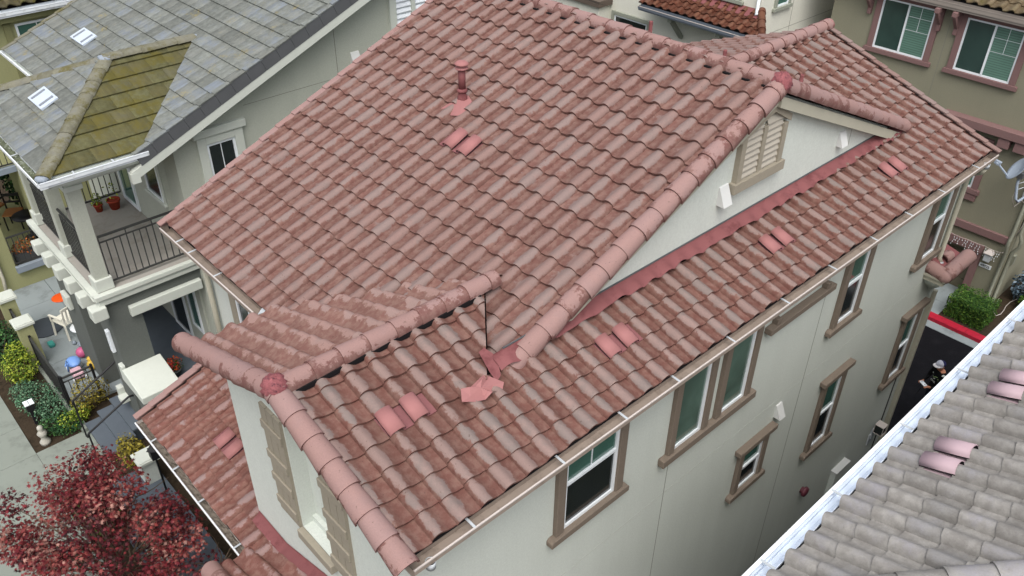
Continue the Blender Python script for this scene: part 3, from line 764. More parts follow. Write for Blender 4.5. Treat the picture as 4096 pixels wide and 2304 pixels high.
# ================================================================== LEFT NEIGHBOUR (flat grey tiles, mossy porch hip)
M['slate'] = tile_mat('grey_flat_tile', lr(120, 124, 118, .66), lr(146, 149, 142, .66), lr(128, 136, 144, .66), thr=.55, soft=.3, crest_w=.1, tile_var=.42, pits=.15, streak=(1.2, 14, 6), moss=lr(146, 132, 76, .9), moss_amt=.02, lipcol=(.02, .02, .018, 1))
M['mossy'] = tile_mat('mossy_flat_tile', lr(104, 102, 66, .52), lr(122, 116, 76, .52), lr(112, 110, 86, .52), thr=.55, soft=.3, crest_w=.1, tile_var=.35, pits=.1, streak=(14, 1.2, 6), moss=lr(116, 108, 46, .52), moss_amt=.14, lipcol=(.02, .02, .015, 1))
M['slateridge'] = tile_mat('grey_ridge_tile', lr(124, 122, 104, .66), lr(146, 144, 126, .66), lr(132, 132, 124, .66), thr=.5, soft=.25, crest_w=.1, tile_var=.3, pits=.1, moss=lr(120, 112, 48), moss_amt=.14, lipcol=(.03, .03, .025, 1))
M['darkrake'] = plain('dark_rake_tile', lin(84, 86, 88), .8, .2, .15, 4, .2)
M['stuccoL'] = stucco('pale_sage_stucco', lin(180, 184, 172, .92), .5)
M['stuccoG'] = stucco('grey_stucco', lin(98, 102, 98), .5)
M['trimL'] = plain('ivory_stucco_trim', lin(192, 197, 188), .85, .2, .06, 14, .25, 110)
M['gutW'] = plain('white_gutter', lin(218, 224, 228), .45, .4, .07, 3, dirt=lin(150, 150, 140), dirt_amt=.5, dscale=4)
M['floorB'] = plain('balcony_deck_coating', lr(178, 174, 166, .75), .85, .2, .1, 3, .15, 60, dirt=lin(120, 112, 100), dirt_amt=.4)
M['slatefloor'] = plain('blue_grey_slate_paving', lr(112, 122, 132, .55), .7, .3, .14, 5, .2, 40)
M['ventL'] = plain('pale_blue_white_vent', lr(206, 218, 232, .78), .5, .4)
M['lead'] = plain('weathered_lead', lr(150, 160, 172, .8), .6, .3, .2, 20)
M['slot'] = plain('vent_slot_grey', lin(120, 126, 134), .6, .3)
M['mossdirt'] = plain('moss_in_gutter', lin(92, 98, 80), .95, .1, .5, 20, .9, 40, dirt=lin(190, 196, 190), dirt_amt=.7, dscale=12)
LH = thing('townhouse', 'left neighbouring house with flat grey roof tiles, a mossy porch hip and a corner balcony', 'house', (2.4, 12, YZ))
zM = lambda u: .206 + .409 * (u - 2.216) - .03
cM = 1 / math.sqrt(1 + .409 ** 2); DM = V((cM, 0, .409 * cM)); UR2 = 7.9
w = MB()
w.box(2.4, 13.4, 10.35, 16.7, YZ, -.18)
w.prism([(2.4, -.18), (13.4, -.18), (13.4, -.17), (UR2, zM(UR2) - .16), (2.4, zM(2.4) - .16)], TYp(10.35), 0, 6.35)
w.box(2.3, 2.4, 11.0, 14.3, -2.66, -.12)
w.build('wall', M['stuccoL'], LH)
jb = MB(); T = TY(10.35); jb.boxT(T, 6.0, 6.012, -3, 1.25, 0, .002); jb.boxT(T, 3.9, 9, .10, .108, 0, .002); jb.build('control_joint', M['joint'], LH)
wR = ((1.95, 10.2, 0), (1.90, -1.93, 0)); wL = ((1.95, 14.24, 0), (1.90, 1.93, 0))
ps = []
for lo, hi, cl in ((10.04, 12.22, ((1.95 + .01, 10.2, 0), (-1.90, 1.93, 0))), (12.22, 14.45, ((1.95 + .01, 14.24, 0), (-1.90, -1.93, 0))), (14.45, 16.95, None)):
    mb = MB(); tiles(mb, (1.60, 9.865, zM(1.60)), (0, 1, 0), DM, 22, 20, .332, .35, prof=FLAT, lip=.034, th=.03, jit=.001, stagger=.5)
    mb.poly([(1.62, 10.05, zM(1.62) - .03), (UR2, 10.05, zM(UR2) - .03), (UR2, 16.95, zM(UR2) - .03), (1.62, 16.95, zM(1.62) - .03)], 1)
    ps.append((mb, [((0, lo, 0), (0, -1, 0)), ((0, hi, 0), (0, 1, 0)), ((UR2, 0, 0), (1, 0, 0))] + ([cl] if cl else [])))
mb = MB(); mb.poly([(14.1, 10.05, zM(1.62) - .03), (14.1, 16.95, zM(1.62) - .03), (UR2, 16.95, zM(UR2) - .03), (UR2, 10.05, zM(UR2) - .03)], 0); ps.append((mb, []))
combine('roof_slope', [M['slate'], M['felt']], LH, ps)
mb = MB()
for a, b in (((1.75, 10.0), (4.02, 12.24)), ((4.02, 12.2), (1.75, 14.44))):
    A_, B_ = V((a[0], a[1], zM(a[0]) - .035)), V((b[0], b[1], zM(b[0]) - .035)); n_ = (B_ - A_).normalized().cross(V((0, 0, 1))).normalized() * .06; mb.poly([A_ - n_, A_ + n_, B_ + n_, B_ - n_])
mb.build('valley_liner', M['felt'], LH)
mb = MB(); rake_flat(mb, (1.62, 10.07, zM(1.62)), DM, 6.8, (0, -1, 0), w=.13, h=.03, seg=.35, drop=.0); rk = mb.build('rake_tiles', M['slate'], LH)
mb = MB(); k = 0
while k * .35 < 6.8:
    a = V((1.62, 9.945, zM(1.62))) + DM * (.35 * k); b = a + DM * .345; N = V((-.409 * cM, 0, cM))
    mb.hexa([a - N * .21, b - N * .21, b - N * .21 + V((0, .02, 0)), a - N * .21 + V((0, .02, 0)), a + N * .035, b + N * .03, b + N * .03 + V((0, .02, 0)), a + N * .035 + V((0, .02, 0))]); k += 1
mb.build('rake_edge', M['darkrake'], rk)  # vertical faces coloured darker than the tile tops
mb = MB(); rake_flat(mb, (1.58, 16.90, zM(1.58)), DM, 6.8, (0, 1, 0), w=.13, h=.03, seg=.35); mb.build('rake_tiles', M['slateridge'], LH)
mb = MB(); a = V((1.50, 0, zM(1.50) - .22)); b = V((UR2, 0, zM(UR2) - .22))
mb.prism([(a.x, a.z - .17), (b.x, b.z - .17), (b.x, b.z), (a.x, a.z)], TY(10.06), 0, .11)
mb.box(1.47, 1.62, 9.945, 10.065, zM(1.5) - .43, zM(1.5) - .24)
mb.build('rake_board', M['trimL'], LH)
mb = MB(); mb.prism([(1.9, zM(1.9) - .30), (UR2, zM(UR2) - .30), (UR2, zM(UR2) - .26), (1.9, zM(1.9) - .26)], TY(10.35), 0, .29); mb.build('soffit', M['trimL'], LH)
gutter(LH, (1.50, 16.95, -.05), (1.50, 14.55, -.05), (-1, 0, 0), .15, .11, [M['gutW'], M['white'], M['galv']], straps=[.9])
mb = MB(); mb.box(1.6, 1.66, 14.4, 16.9, -.22, -.06); mb.build('eave_board', M['trimL'], LH)
# porch hip
VM = 12.22; zm = lambda v: -4.127 + .41 * v - .02; cH = 1 / math.sqrt(1 + .41 ** 2)
zf = lambda u: -.073 + .45 * u - .02; cf = 1 / math.sqrt(1 + .45 ** 2)
hr = ((.15, 10.05, 0), (2.26, 12.22, 0)); dx, dy = 2.11, 2.17
mb = MB(); tiles(mb, (.05, 10.05, zm(10.05)), (1, 0, 0), V((0, cH, .41 * cH)), 13, 7, .332, .355, prof=FLAT, lip=.034, th=.03, jit=.001, stagger=.5)
mb.poly([(.15, 10.07, zm(10.07) - .03), (4.2, 10.07, zm(10.07) - .03), (4.2, VM, zm(VM) - .03), (2.26, VM, zm(VM) - .03)], 1)
mb.build('roof_slope', [M['mossy'], M['felt']], LH, clip=[(hr[0], (-dy, dx, 0)), ((0, VM, 0), (0, 1, 0)), ((1.95 - .01, 10.2, 0), (1.9, -1.93, 0))])
mb = MB(); tiles(mb, (.16, 10.05, zf(.16)), (0, 1, 0), V((cf, 0, .45 * cf)), 14, 7, .332, .35, prof=FLAT, lip=.034, th=.03, jit=.001, stagger=.5)
mb.poly([(.17, 10.05, zf(.17) - .03), (2.26, VM, zf(2.26) - .03), (.17, 14.38, zf(.17) - .03)], 1)
mb.build('roof_slope', [M['slate'], M['felt']], LH, clip=[(hr[0], (dy, -dx, 0)), ((.15, 14.39, 0), (dy, dx, 0))])
mb = MB(); tiles(mb, (.05, 14.39, zm(10.05)), (1, 0, 0), V((0, -cH, .41 * cH)), 13, 7, .332, .355, prof=FLAT, lip=.034, th=.03, jit=.001)
mb.build('roof_slope', [M['slate'], M['felt']], LH, clip=[((.15, 14.39, 0), (-dy, -dx, 0)), ((0, VM, 0), (0, -1, 0)), ((1.94, 14.24, 0), (1.9, 1.93, 0))])
def lridge(P0, P1, up, **k):
    mb = MB(); ridge(mb, P0, P1, up, r0=.125, r1=.14, th=.016, n=6, sq=.62, span=92, seg=.35, **k); return mb.build('ridge_tiles', [M['slateridge'], M['felt']], LH)
lridge((.14, 10.04, zm(10.05) + .02), (2.28, 12.24, zm(VM) + .02), (-.3, -.3, 1))
lridge((.14, 14.40, zm(10.05) + .02), (2.28, 12.20, zm(VM) + .02), (-.3, .3, 1))
lridge((2.2, VM, zm(VM) + .03), (4.0, VM, zm(VM) + .03), (0, 0, 1))
for c, r, sd_ in (((2.26, VM, zm(VM) + .04), .12, 5), ((4.02, VM, zm(VM) + .04), .08, 6), ((.15, 10.06, .0), .10, 7)):
    q = random.Random(sd_); mb = MB(); mb.ball(c, r * 1.2, r * 1.2, r * .62, 12, 7); mb.v = [tuple(V(c) + (V(p) - V(c)) * q.uniform(.9, 1.08)) for p in mb.v]; mb.build('lead_cap', M['lead'], LH)
gutter(LH, (.06, 9.93, -.03), (1.86, 9.93, -.03), (0, -1, 0), .15, .12, [M['gutW'], M['white'], M['galv']], straps=[.55, 1.2])
g2 = gutter(LH, (.02, 14.5, -.03), (.02, 9.95, -.03), (-1, 0, 0), .15, .12, [M['gutW'], M['white'], M['galv']], straps=[1.2, 3.2])
db = MB(); prev = None
for k in range(91):
    v = 14.45 - 4.4 * k / 90; row = [db.vert((.02 + x, v, -.12 + R.uniform(0, .06))) for x in (.02, .07, .11, .148)]
    if prev:
        for q in range(3): db.face((prev[q], row[q], row[q + 1], prev[q + 1]))
    prev = row
db.build('debris', M['mossdirt'], g2)
# eave fascia, beams, soffit
mb = MB(); mb.box(.22, 2.38, 10.06, 10.10, -.24, -.04); mb.box(.18, .22, 10.10, 14.3, -.24, -.04); mb.box(.22, 2.3, 10.1, 14.3, -.12, -.10)
mb.box(.50, 2.30, 10.45, 10.68, -.46, -.121); mb.box(.50, .73, 10.68, 13.95, -.46, -.121); mb.box(.73, 2.30, 13.72, 13.95, -.46, -.121)
mb.build('eave_board', M['trimL'], LH)
for v in (10.45, 12.05, 13.70):
    mb = MB(); mb.box(.515, .745, v + .015, v + .245, -2.40, -.46); col = mb.build('column', M['stuccoL'], LH)
    mb = MB(); mb.box(.47, .79, v - .03, v + .29, -2.655, -2.40); mb.build('column_base', M['trimL'], col, bevel=.012)
    mb = MB(); mb.box(.47, .79, v - .03, v + .29, -.56, -.461); mb.build('column_capital', M['trimL'], col, bevel=.012)
# balcony slab with mouldings and corbels
mb = MB(); mb.box(.48, 2.4, 10.40, 14.1, -2.86, -2.66); mb.build('balcony_floor', M['floorB'], LH)
mb = MB(); mb.box(.36, 2.42, 10.30, 10.40, -2.76, -2.655); mb.box(.36, .48, 10.40, 14.1, -2.76, -2.655); mb.box(.41, 2.42, 10.34, 10.40, -2.90, -2.76); mb.box(.41, .48, 10.40, 14.1, -2.90, -2.76)
mb.build('balcony_moulding', M['trimL'], LH, bevel=.015)
for v in (10.25, 10.87, 11.49, 12.11, 12.73, 13.35):
    mb = MB(); mb.box(.22, .50, v, v + .26, -3.14, -2.88); mb.build('corbel', M['trimL'], LH, bevel=.02)
def railing(parent, P0, P1, z0, z1, mat='iron', gap=.115, two=True, name='railing', r=.009, extra=None):
    mb = MB(); P0 = V(P0); P1 = V(P1); d = P1 - P0; L = d.length; d.normalize()
    q = lambda t, z: V((P0.x + d.x * t, P0.y + d.y * t, z))
    mb.beam(q(0, z1), q(L, z1), .04, .035)
    if two: mb.beam(q(0, z1 - .12), q(L, z1 - .12), .022, .025)
    mb.beam(q(0, z0), q(L, z0), .03, .03)
    n = max(2, int(L / gap))
    for k in range(n + 1):
        top = z1 - (.12 if (two and k % 4) else 0)
        mb.beam(q(L * k / n, z0), q(L * k / n, top), r * 2, r * 2, up=(1, 0, 0) if abs(d.x) < .5 else (0, 1, 0))
    return mb.build(name, M[mat], parent)
railing(LH, (.78, 10.52, 0), (2.38, 10.52, 0), -2.56, -1.60)
railing(LH, (.60, 10.74, 0), (.60, 12.04, 0), -2.56, -1.60)
railing(LH, (.60, 12.32, 0), (.60, 13.68, 0), -2.56, -1.60)
railing(LH, (.80, 13.82, 0), (2.28, 13.82, 0), -2.56, -1.60)
# balcony door, window, gable window, vents
T = TX(2.3)
window(LH, T, 12.78, 13.62, -2.62, -.40, 'trimL' if False else None, upper='glassT', sash=.09, name='balcony_door')
window(LH, T, 11.12, 11.86, -1.70, -.30, 'trimL', tw=.07, proud=.03, upper='glassD', ears=.04, sillh=.07)
window(LH, TY(10.35), 3.02, 3.60, -1.42, -.42, 'trimL', tw=.17, proud=.07, upper='glassD', muntin=[(3.30, 3.315, -1.4, -.46)], sill=True, ears=.0)
mb = MB(); mb.boxT(TY(10.35), 2.78, 3.84, -.25 + .001, -.10, 0, .11); mb.build('window_header', M['trimL'], LH, bevel=.01)
T = TY(10.35); mb = MB(); x0, x1, z0, z1 = 7.42, 8.42, .72, 1.75
mb.boxT(T, x0 - .10, x0 + .06, z0 - .12, z1, 0, .08); mb.boxT(T, x1 - .06, x1 + .1, z0 - .12, z1, 0, .08); mb.boxT(T, (x0 + x1) / 2 - .05, (x0 + x1) / 2 + .05, z0, z1, 0, .07); mb.boxT(T, x0 + .06, x1 - .06, z0 - .12, z0, 0, .09); mb.boxT(T, x0 - .16, x0 + .2, z0 - .20, z0 - .12, 0, .12)
lv = mb.build('gable_vent', M['trimL'], LH)
for a, b in ((x0 + .06, (x0 + x1) / 2 - .05), ((x0 + x1) / 2 + .05, x1 - .06)):
    sl = MB()
    for k in range(9):
        z = z0 + .02 + k * .112; sl.hexa([T(a, z, .05), T(b, z, .05), T(b, z + .02, .055), T(a, z + .02, .055), T(a, z + .09, .005), T(b, z + .09, .005), T(b, z + .11, .012), T(a, z + .11, .012)])
    sl.build('louvre', M['white'], lv)
hood(LH, TY(10.35), 6.43, .26, .2, .28, .14)
# two flat roof ventilators
for (u, v, fn, D_, cc) in ((2.62, 14.70, zM, DM, 0), (.88, 11.95, zf, V((cf, 0, .45 * cf)), 0)):
    O = V((u, v, fn(u) + .03)); N = V((-D_.z, 0, D_.x)); A = V((0, 1, 0)); L_, W_ = .36, .70
    mb = MB(); mb.hexa([O, O + D_ * L_, O + D_ * L_ + A * W_, O + A * W_, O + N * .05, O + D_ * L_ + N * .04, O + D_ * L_ + A * W_ + N * .04, O + A * W_ + N * .05]); vt = mb.build('roof_vent', M['ventL'], LH, bevel=.008)
    sl = MB()
    for y in (.10, .52):
        B = O + A * y + D_ * .03 + N * .051; sl.hexa([B, B + D_ * .29 - N * .008, B + D_ * .29 + A * .07 - N * .008, B + A * .07, B + N * .006, B + D_ * .29 - N * .002, B + D_ * .29 + A * .07 - N * .002, B + A * .07 + N * .006])
    sl.build('vent_slot', M['slot'], vt)
# porch storey below the balcony
mb = MB()
def arch(a0, a1, zs, zt, n=16): return [(a0 + (a1 - a0) * (.5 - .5 * math.cos(math.pi * k / n)), zs + (zt - zs) * math.sin(math.pi * k / n)) for k in range(n + 1)]
A0, A1, zs, zt = 11.15, 12.75, -4.35, -3.45
T = TX(.92); FB = -6.6
mb.prism([(10.45, FB), (A0, FB), (A0, -2.86), (10.45, -2.86)], T, 0, .40)
mb.prism([(A1, FB), (14.05, FB), (14.05, -2.86), (A1, -2.86)], T, 0, .40)
ac = arch(A0, A1, zs, zt)
for k in range(len(ac) - 1):
    mb.prism([ac[k], ac[k + 1], (ac[k + 1][0], -2.86), (ac[k][0], -2.86)], T, 0, .40)
mb.box(.92, 1.12, 10.45, 10.85, FB, -2.86)
mb.box(1.12, 2.4, 10.45, 10.70, -3.20, -2.86)
mb.box(.92, 2.4, 13.75, 14.05, FB, -2.86)
mb.box(.56, 1.14, 9.72, 10.449, -6.9, -4.84)
mb.build('porch_wall', M['stuccoG'], LH)
mb = MB(); mb.box(.90, 2.35, 10.33, 10.449, -3.36, -3.15); mb.build('lintel', M['trimL'], LH, bevel=.012)
mb = MB(); mb.hexa([(.44, 9.60, -4.86), (1.22, 9.60, -4.86), (1.22, 10.448, -4.86), (.44, 10.448, -4.86), (.44, 9.60, -4.70), (1.22, 9.60, -4.70), (1.22, 10.448, -4.50), (.44, 10.448, -4.50)]); mb.box(.44, .56, 10.45, 10.62, -4.86, -4.44); mb.build('pier_cap', M['trimL'], LH, bevel=.015)
mb = MB(); mb.box(1.19, 2.4, 10.45, 14.05, -5.70, -5.50); mb.build('porch_floor', M['slatefloor'], LH)
mb = MB(); mb.box(2.36, 2.399, 10.7, 13.75, -5.5, -2.86); mb.build('porch_wall', M['stuccoL'], LH)
window(LH, TX(2.36), 11.7, 12.6, -5.48, -3.4, None, upper='glassD', sash=.07, name='entry_door')
window(LH, TX(2.36), 10.95, 11.45, -4.9, -3.6, None, upper='glassT', sash=.06)
mb = MB()
for z in (-5.45, -4.7, -4.0): mb.beam((1.25, 13.6, z), (2.1, 13.6, z), .03, .03)
for k in range(8): mb.beam((1.27 + .115 * k, 13.6, -5.45), (1.27 + .115 * k, 13.6, -4.0), .018, .018, up=(0, 1, 0))
mb.build('porch_grille', M['black'], LH)
mb = MB(); mb.boxT(TX(.52), 10.72, 10.84, -4.25, -3.72, 0, .07); mb.build('wall_light', M['white'], LH, bevel=.01)
mb = MB(); mb.boxT(TX(.52), 13.25, 13.62, -4.60, -4.25, 0, .10); mb.build('wall_plaque', M['trimL'], LH, bevel=.02)
mb = MB(); mb.box(.40, .52, 11.14, 11.30, -5.75, -5.45); mb.box(.35, .93, 10.95, 11.149, -5.72, -5.6); mb.build('arch_sill', M['trimL'], LH, bevel=.01)

# ================================================================== GREEN HOUSE at the far left
M['stuccoO'] = stucco('olive_green_stucco', lin(150, 151, 112), .5)
M['stuccoO2'] = stucco('dark_olive_stucco', lin(128, 128, 92), .5)
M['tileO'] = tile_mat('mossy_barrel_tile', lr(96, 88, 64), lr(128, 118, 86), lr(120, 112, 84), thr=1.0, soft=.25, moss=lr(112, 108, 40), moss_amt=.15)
M['ledge'] = plain('blue_grey_ledge', lin(132, 142, 152), .75, .25, .1, 6)
GH = thing('townhouse', 'olive green house at the far left edge with a shaded porch and mossy eave', 'house', (3, 18.05, YZ))
w = MB(); T = TYp(18.05)
w.box(-1.2, .40, 18.05, 18.5, YZ - .2, -3.30); w.box(.4, 1.5, 18.05, 18.3, YZ - .2, -5.95); w.box(1.2, 1.5, 18.051, 18.4, -5.80, .18)
w.box(1.5, 9, 18.05, 22.2, YZ - .2, .18); w.box(-1.2, 1.2, 22, 22.2, YZ - .2, .18); w.box(-1.2, 1.5, 18.3, 22.0, -6.15, -5.96); w.box(-1.2, 1.5, 18.12, 22.0, -3.30, -3.18); w.box(-1.2, 1.2, 18.05, 18.4, -.5, .18)
w.build('wall', M['stuccoO'], GH)
for x_ in (1.95, 3.2):
    mb = MB(); mb.box(x_, x_ + .16, 18.0, 18.05, -1.2, .15); mb.build('window_surround', M['stuccoO2'], GH)
mb = MB(); mb.box(.38, 1.52, 17.92, 18.049, -5.98, -5.80); mb.build('porch_ledge', M['ledge'], GH, bevel=.01)
mb = MB(); mb.box(-1.2, 1.2, 17.98, 18.12, -3.30, -3.16); mb.build('balcony_ledge', M['ledge'], GH)
railing(GH, (.42, 18.02, 0), (1.2, 18.02, 0), -5.72, -4.95, two=False)
railing(GH, (-1.2, 18.06, 0), (1.2, 18.06, 0), -3.10, -2.2, two=False, gap=.13)
window(GH, TY(18.05), 2.2, 3.15, -1.0, .12, None, upper='glassT', sash=.05, muntin=[(2.66, 2.68, -1, .1)])
gutter(GH, (-1.5, 17.70, .50), (9, 17.70, .50), (0, -1, 0), .15, .13, [M['gutW'], M['white'], M['galv']])
mb = MB(); mb.box(-1.4, 9, 17.86, 17.9, .22, .46); mb.box(-1.4, 9, 17.9, 18.06, .24, .27); mb.build('eave_board', M['stuccoO2'], GH)
mb = MB(); tiles(mb, (-1.5, 17.80, .55), (1, 0, 0), V((0, .94, .34)), 34, 6, .301, .33); mb.poly([(-1.5, 17.82, .53), (9, 17.82, .53), (9, 20, 1.3), (-1.5, 20, 1.3)], 1); mb.build('roof_slope', [M['tileO'], M['felt']], GH)
mb = MB(); mb.tube([(.02, 17.98, -3.3), (.02, 17.98, -6.0), (-.05, 17.85, -6.4)], .045, 8); mb.build('downspout', M['fascia'], GH)
# ================================================================== TAUPE HOUSE at the upper right
M['stuccoT'] = stucco('taupe_stucco', lin(134, 132, 114), .5)
M['mauve'] = plain('mauve_stucco_trim', lin(124, 98, 96), .9, .15, .12, 30, .3, 120)
M['gutT'] = plain('grey_brown_gutter', lin(140, 132, 124), .55, .35, .08, 3)
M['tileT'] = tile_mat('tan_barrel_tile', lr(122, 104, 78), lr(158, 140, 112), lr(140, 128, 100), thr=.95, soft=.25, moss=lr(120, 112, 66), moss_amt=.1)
M['blind'] = glass_mat('window_glass_blind', (.115, .215, .17, 1), .06, .6, blind=True, vary=.25)
M['glassG'] = glass_mat('window_screen_green', (.028, .058, .05, 1), .08, .8)
M['garage'] = plain('taupe_garage_door', lin(112, 106, 88), .7, .3, .08, 5)
M['dspT'] = plain('sage_downspout', lin(128, 130, 116), .55, .35, .08, 4)
TH = thing('townhouse', 'taupe stucco house at the upper right with mauve window trim and a garage', 'house', (21.2, 4.5, GZ))
UT = 21.2; T = TX(UT); V0, V1 = 1.15, 7.9
w = MB(); w.box(UT, 28, V0, V1, -6.32, -.18); w.box(UT, 28, V0, 1.98, GZ, -6.32); w.box(UT, 28, 6.9, V1, GZ, -6.32); w.box(UT + .45, 28, 1.98, 6.9, GZ, -6.321)
w.build('wall', M['stuccoT'], TH)
jb = MB(); jb.boxT(T, 4.54, 4.55, -2.9, -.3, 0, .003); jb.build('control_joint', M['joint'], TH)
mb = MB(); DT = V((.94, 0, .34)); tiles(mb, (20.93, .9, .03), (0, 1, 0), DT, 25, 14, .301, .34)
mb.poly([(20.95, .9, 0), (20.95, 8.3, 0), (25.4, 8.3, 1.6), (25.4, .9, 1.6)], 1); mb.box(20.97, 20.99, .9, 8.3, -.06, .07, 1)
mb.build('roof_slope', [M['tileT'], M['felt']], TH)
gutter(TH, (20.80, 8.3, -.02), (20.80, .9, -.02), (-1, 0, 0), .15, .17, [M['gutT'], M['gutT'], M['galv']])
mb = MB(); mb.box(20.96, 21.2, .95, 8.2, -.20, -.17); mb.build('eave_board', M['mauve'], TH)
for a0, a1, mu in ((4.97, 6.46, 5.70), (2.66, 4.13, 3.39)):
    z0, z1 = -1.75, -.36; hf = (a0 + .05 + mu - .025) / 2; h2 = (mu + .025 + a1 - .05) / 2
    mt = [(hf - .005, hf + .005, -1.06, z1 - .05), (a0 + .05, mu - .025, -1.065, -1.057), (a0 + .05, mu - .025, -.705, -.698)]
    window(TH, T, a0, a1, z0, z1, 'mauve', tw=.16, mull=mu, left='blind', right='glassG', ears=.08, muntin=mt, sillh=.13)
for v in (6.78, 4.80, 4.34, 2.35):
    b = MB(); b.box(20.72, UT, v - .06, v + .06, -.33, -.205); b.box(UT - .10, UT, v - .055, v + .055, -.88, -.33); b.beam((20.80, v, -.33), (UT - .05, v, -.70), .09, .09); b.build('eave_bracket', M['mauve'], TH, bevel=.008)
mb = MB(); mb.boxT(T, .95, 3.95, -3.06, -2.84, 0, .30); lg = mb.build('belt_ledge', M['mauve'], TH, bevel=.012)
for v in (2.22, 1.80, 3.6):
    b = MB(); b.boxT(T, v - .15, v + .15, -3.34, -3.06, 0, .26); b.build('ledge_block', M['mauve'], lg, bevel=.015)
window(TH, T, 2.66, 3.75, -4.78, -3.46, 'mauve', tw=.17, rail=None, upper='blind', ears=.08, sillh=.15)
mb = MB(); mb.boxT(T, 2.46, 3.95, -5.14, -4.931, 0, .08); mb.build('sill_band', M['mauve'], TH, bevel=.01)
mb = MB(); mb.boxT(T, 1.25, V1, -6.00, -5.78, 0, .10); mb.build('belt_ledge', M['mauve'], TH, bevel=.012)
mb = MB(); mb.boxT(T, 1.78, 1.98, GZ, -6.30, 0, .07); mb.boxT(T, 1.78, 7.0, -6.54, -6.30, .071, .10); mb.boxT(T, 1.98, 6.9, -6.53, -6.31, -.2, .07); mb.build('garage_trim', M['mauve'], TH, bevel=.008)
mb = MB(); T2 = TX(UT + .45)
for k in range(4): mb.boxT(T2, 2.02, 6.86, GZ + .44 * k + .008, GZ + .44 * (k + 1) - .008, 0, .04)
mb.build('garage_door', M['garage'], TH)
mb = MB(); mb.boxT(T, 1.50, 1.68, -6.66, -6.40, .03, .19); lmp = mb.build('wall_lamp', M['galv'], TH, bevel=.008)
mb = MB(); mb.hexa([T(1.46, -6.40, .0), T(1.72, -6.40, .0), T(1.72, -6.40, .23), T(1.46, -6.40, .23), T(1.54, -6.30, .05), T(1.64, -6.30, .05), T(1.64, -6.30, .15), T(1.54, -6.30, .15)]); mb.build('lamp_cap', M['lip'], lmp)
for v, sgn in ((1.22, 1), (1.09, -1)):
    u0 = UT - .05 if sgn > 0 else UT + .08
    vv = v; mb = MB(); mb.tube([(u0, vv, -.3), (u0, vv, -5.62), (u0 - .10 * sgn * (1 if sgn > 0 else 0), vv - (.0 if sgn > 0 else .10), -5.82), (u0 - .10 * (1 if sgn > 0 else 0), vv - (.0 if sgn > 0 else .10), -6.02), (u0, vv, -6.24), (u0, vv, GZ + .08), (u0 - .12, vv - .05, GZ + .02)], .05, 8); mb.build('downspout', M['dspT'], TH)
mb = MB(); mb.box(UT + .6, UT + .75, V0 - .06, V0, -6.9, -6.6); mb.build('meter_box', M['dspT'], TH)

# house number plaque
pq = MB(); pq.boxT(T, 1.43, 1.76, -6.95, -6.83, .002, .022)
plq = pq.build('house_number_plaque', M['white'], None, loc=(UT, 1.6, -6.95))
tag(plq, 'white house number plaque with black digits on the taupe wall', 'number sign')
me = text_mesh('49025', .105); tx = bpy.data.objects.new('digits', me); COL.objects.link(tx); me.materials.append(M['black']); tx.parent = plq
tx.matrix_local = Matrix(((0, 0, -1, -.026), (-1, 0, 0, -.005), (0, 1, 0, .058), (0, 0, 0, 1)))
# string of icicle lights over the garage
mb = MB(); bl = MB(); q = random.Random(3); pts = []
for k in range(25):
    v = 3.2 - 1.95 * k / 24; pts.append((UT - .12 + q.uniform(-.01, .01), v, -6.24 - .03 * math.sin(math.pi * (k % 6) / 6) + q.uniform(-.01, .01)))
mb.tube(pts, .006, 5)
for k, p in enumerate(pts[1:-1]):
    n = q.choice((0, 1, 2, 3, 4)); pr = p
    for i in range(n):
        nx = (pr[0] + q.uniform(-.02, .01), pr[1] + q.uniform(-.025, .025), pr[2] - .075); mb.tube([pr, nx], .004, 4); bl.ball(nx, .013, .013, .018, 6, 4); pr = nx
lt = mb.build('string_lights', M['lip'], None, loc=(UT - .12, 2.2, -6.24)); tag(lt, 'string of small white icicle lights hanging over the garage door', 'string lights')
bl.build('bulb', M['white'], lt)
# satellite dish on the corner of the taupe house
M['dish'] = plain('grey_dish_paint', lin(150, 162, 176), .45, .4, .05)
DS = thing('satellite_dish', 'grey satellite dish on a bent mast at the taupe house corner', 'satellite dish', (21.1, 1.15, -4.5))
mb = MB(); mb.tube([(21.18, 1.22, -4.36), (20.62, 1.30, -4.45), (20.58, 1.36, -4.36), (20.60, 1.46, -3.98), (20.60, 1.47, -3.78)], .035, 10); ms = mb.build('mast', M['dish'], DS)
mb = MB(); mb.box(21.12, 21.2, 1.2, 1.36, -4.5, -4.2); mb.tube([(21.1, 1.2, -4.05), (20.62, 1.43, -4.15)], .012, 6); mb.tube([(21.1, 1.18, -3.85), (20.62, 1.45, -3.98)], .012, 6); mb.build('mast_bracket', M['galv'], DS)
nrm = V((-.45, .72, .52)).normalized(); s1 = nrm.cross(V((0, 0, 1))).normalized(); s2 = s1.cross(nrm); cd = V((20.60, 1.50, -3.66)) + V((0, .02, .05))
mb = MB(); rings = []
for i in range(7):
    rr = .34 * i / 6; rings.append([mb.vert(cd + (s1 * math.cos(a * math.pi / 12) * .92 + s2 * math.sin(a * math.pi / 12)) * max(rr, .001) + nrm * (.09 * (rr / .34) ** 2)) for a in range(24)])
for i in range(6):
    for a in range(24):
        b = (a + 1) % 24; mb.face((rings[i][a], rings[i + 1][a], rings[i + 1][b], rings[i][b]), 0, True)
dsh = mb.build('reflector', M['dish'], DS)
so_ = dsh.modifiers.new('solid', 'SOLIDIFY'); so_.thickness = .012
mb = MB(); e0 = cd - s2 * .30 + nrm * .02; e1 = V((20.6, 2.06, -3.62)); mb.beam(e0, e1, .04, .03); arm = mb.build('feed_arm', M['dish'], DS)
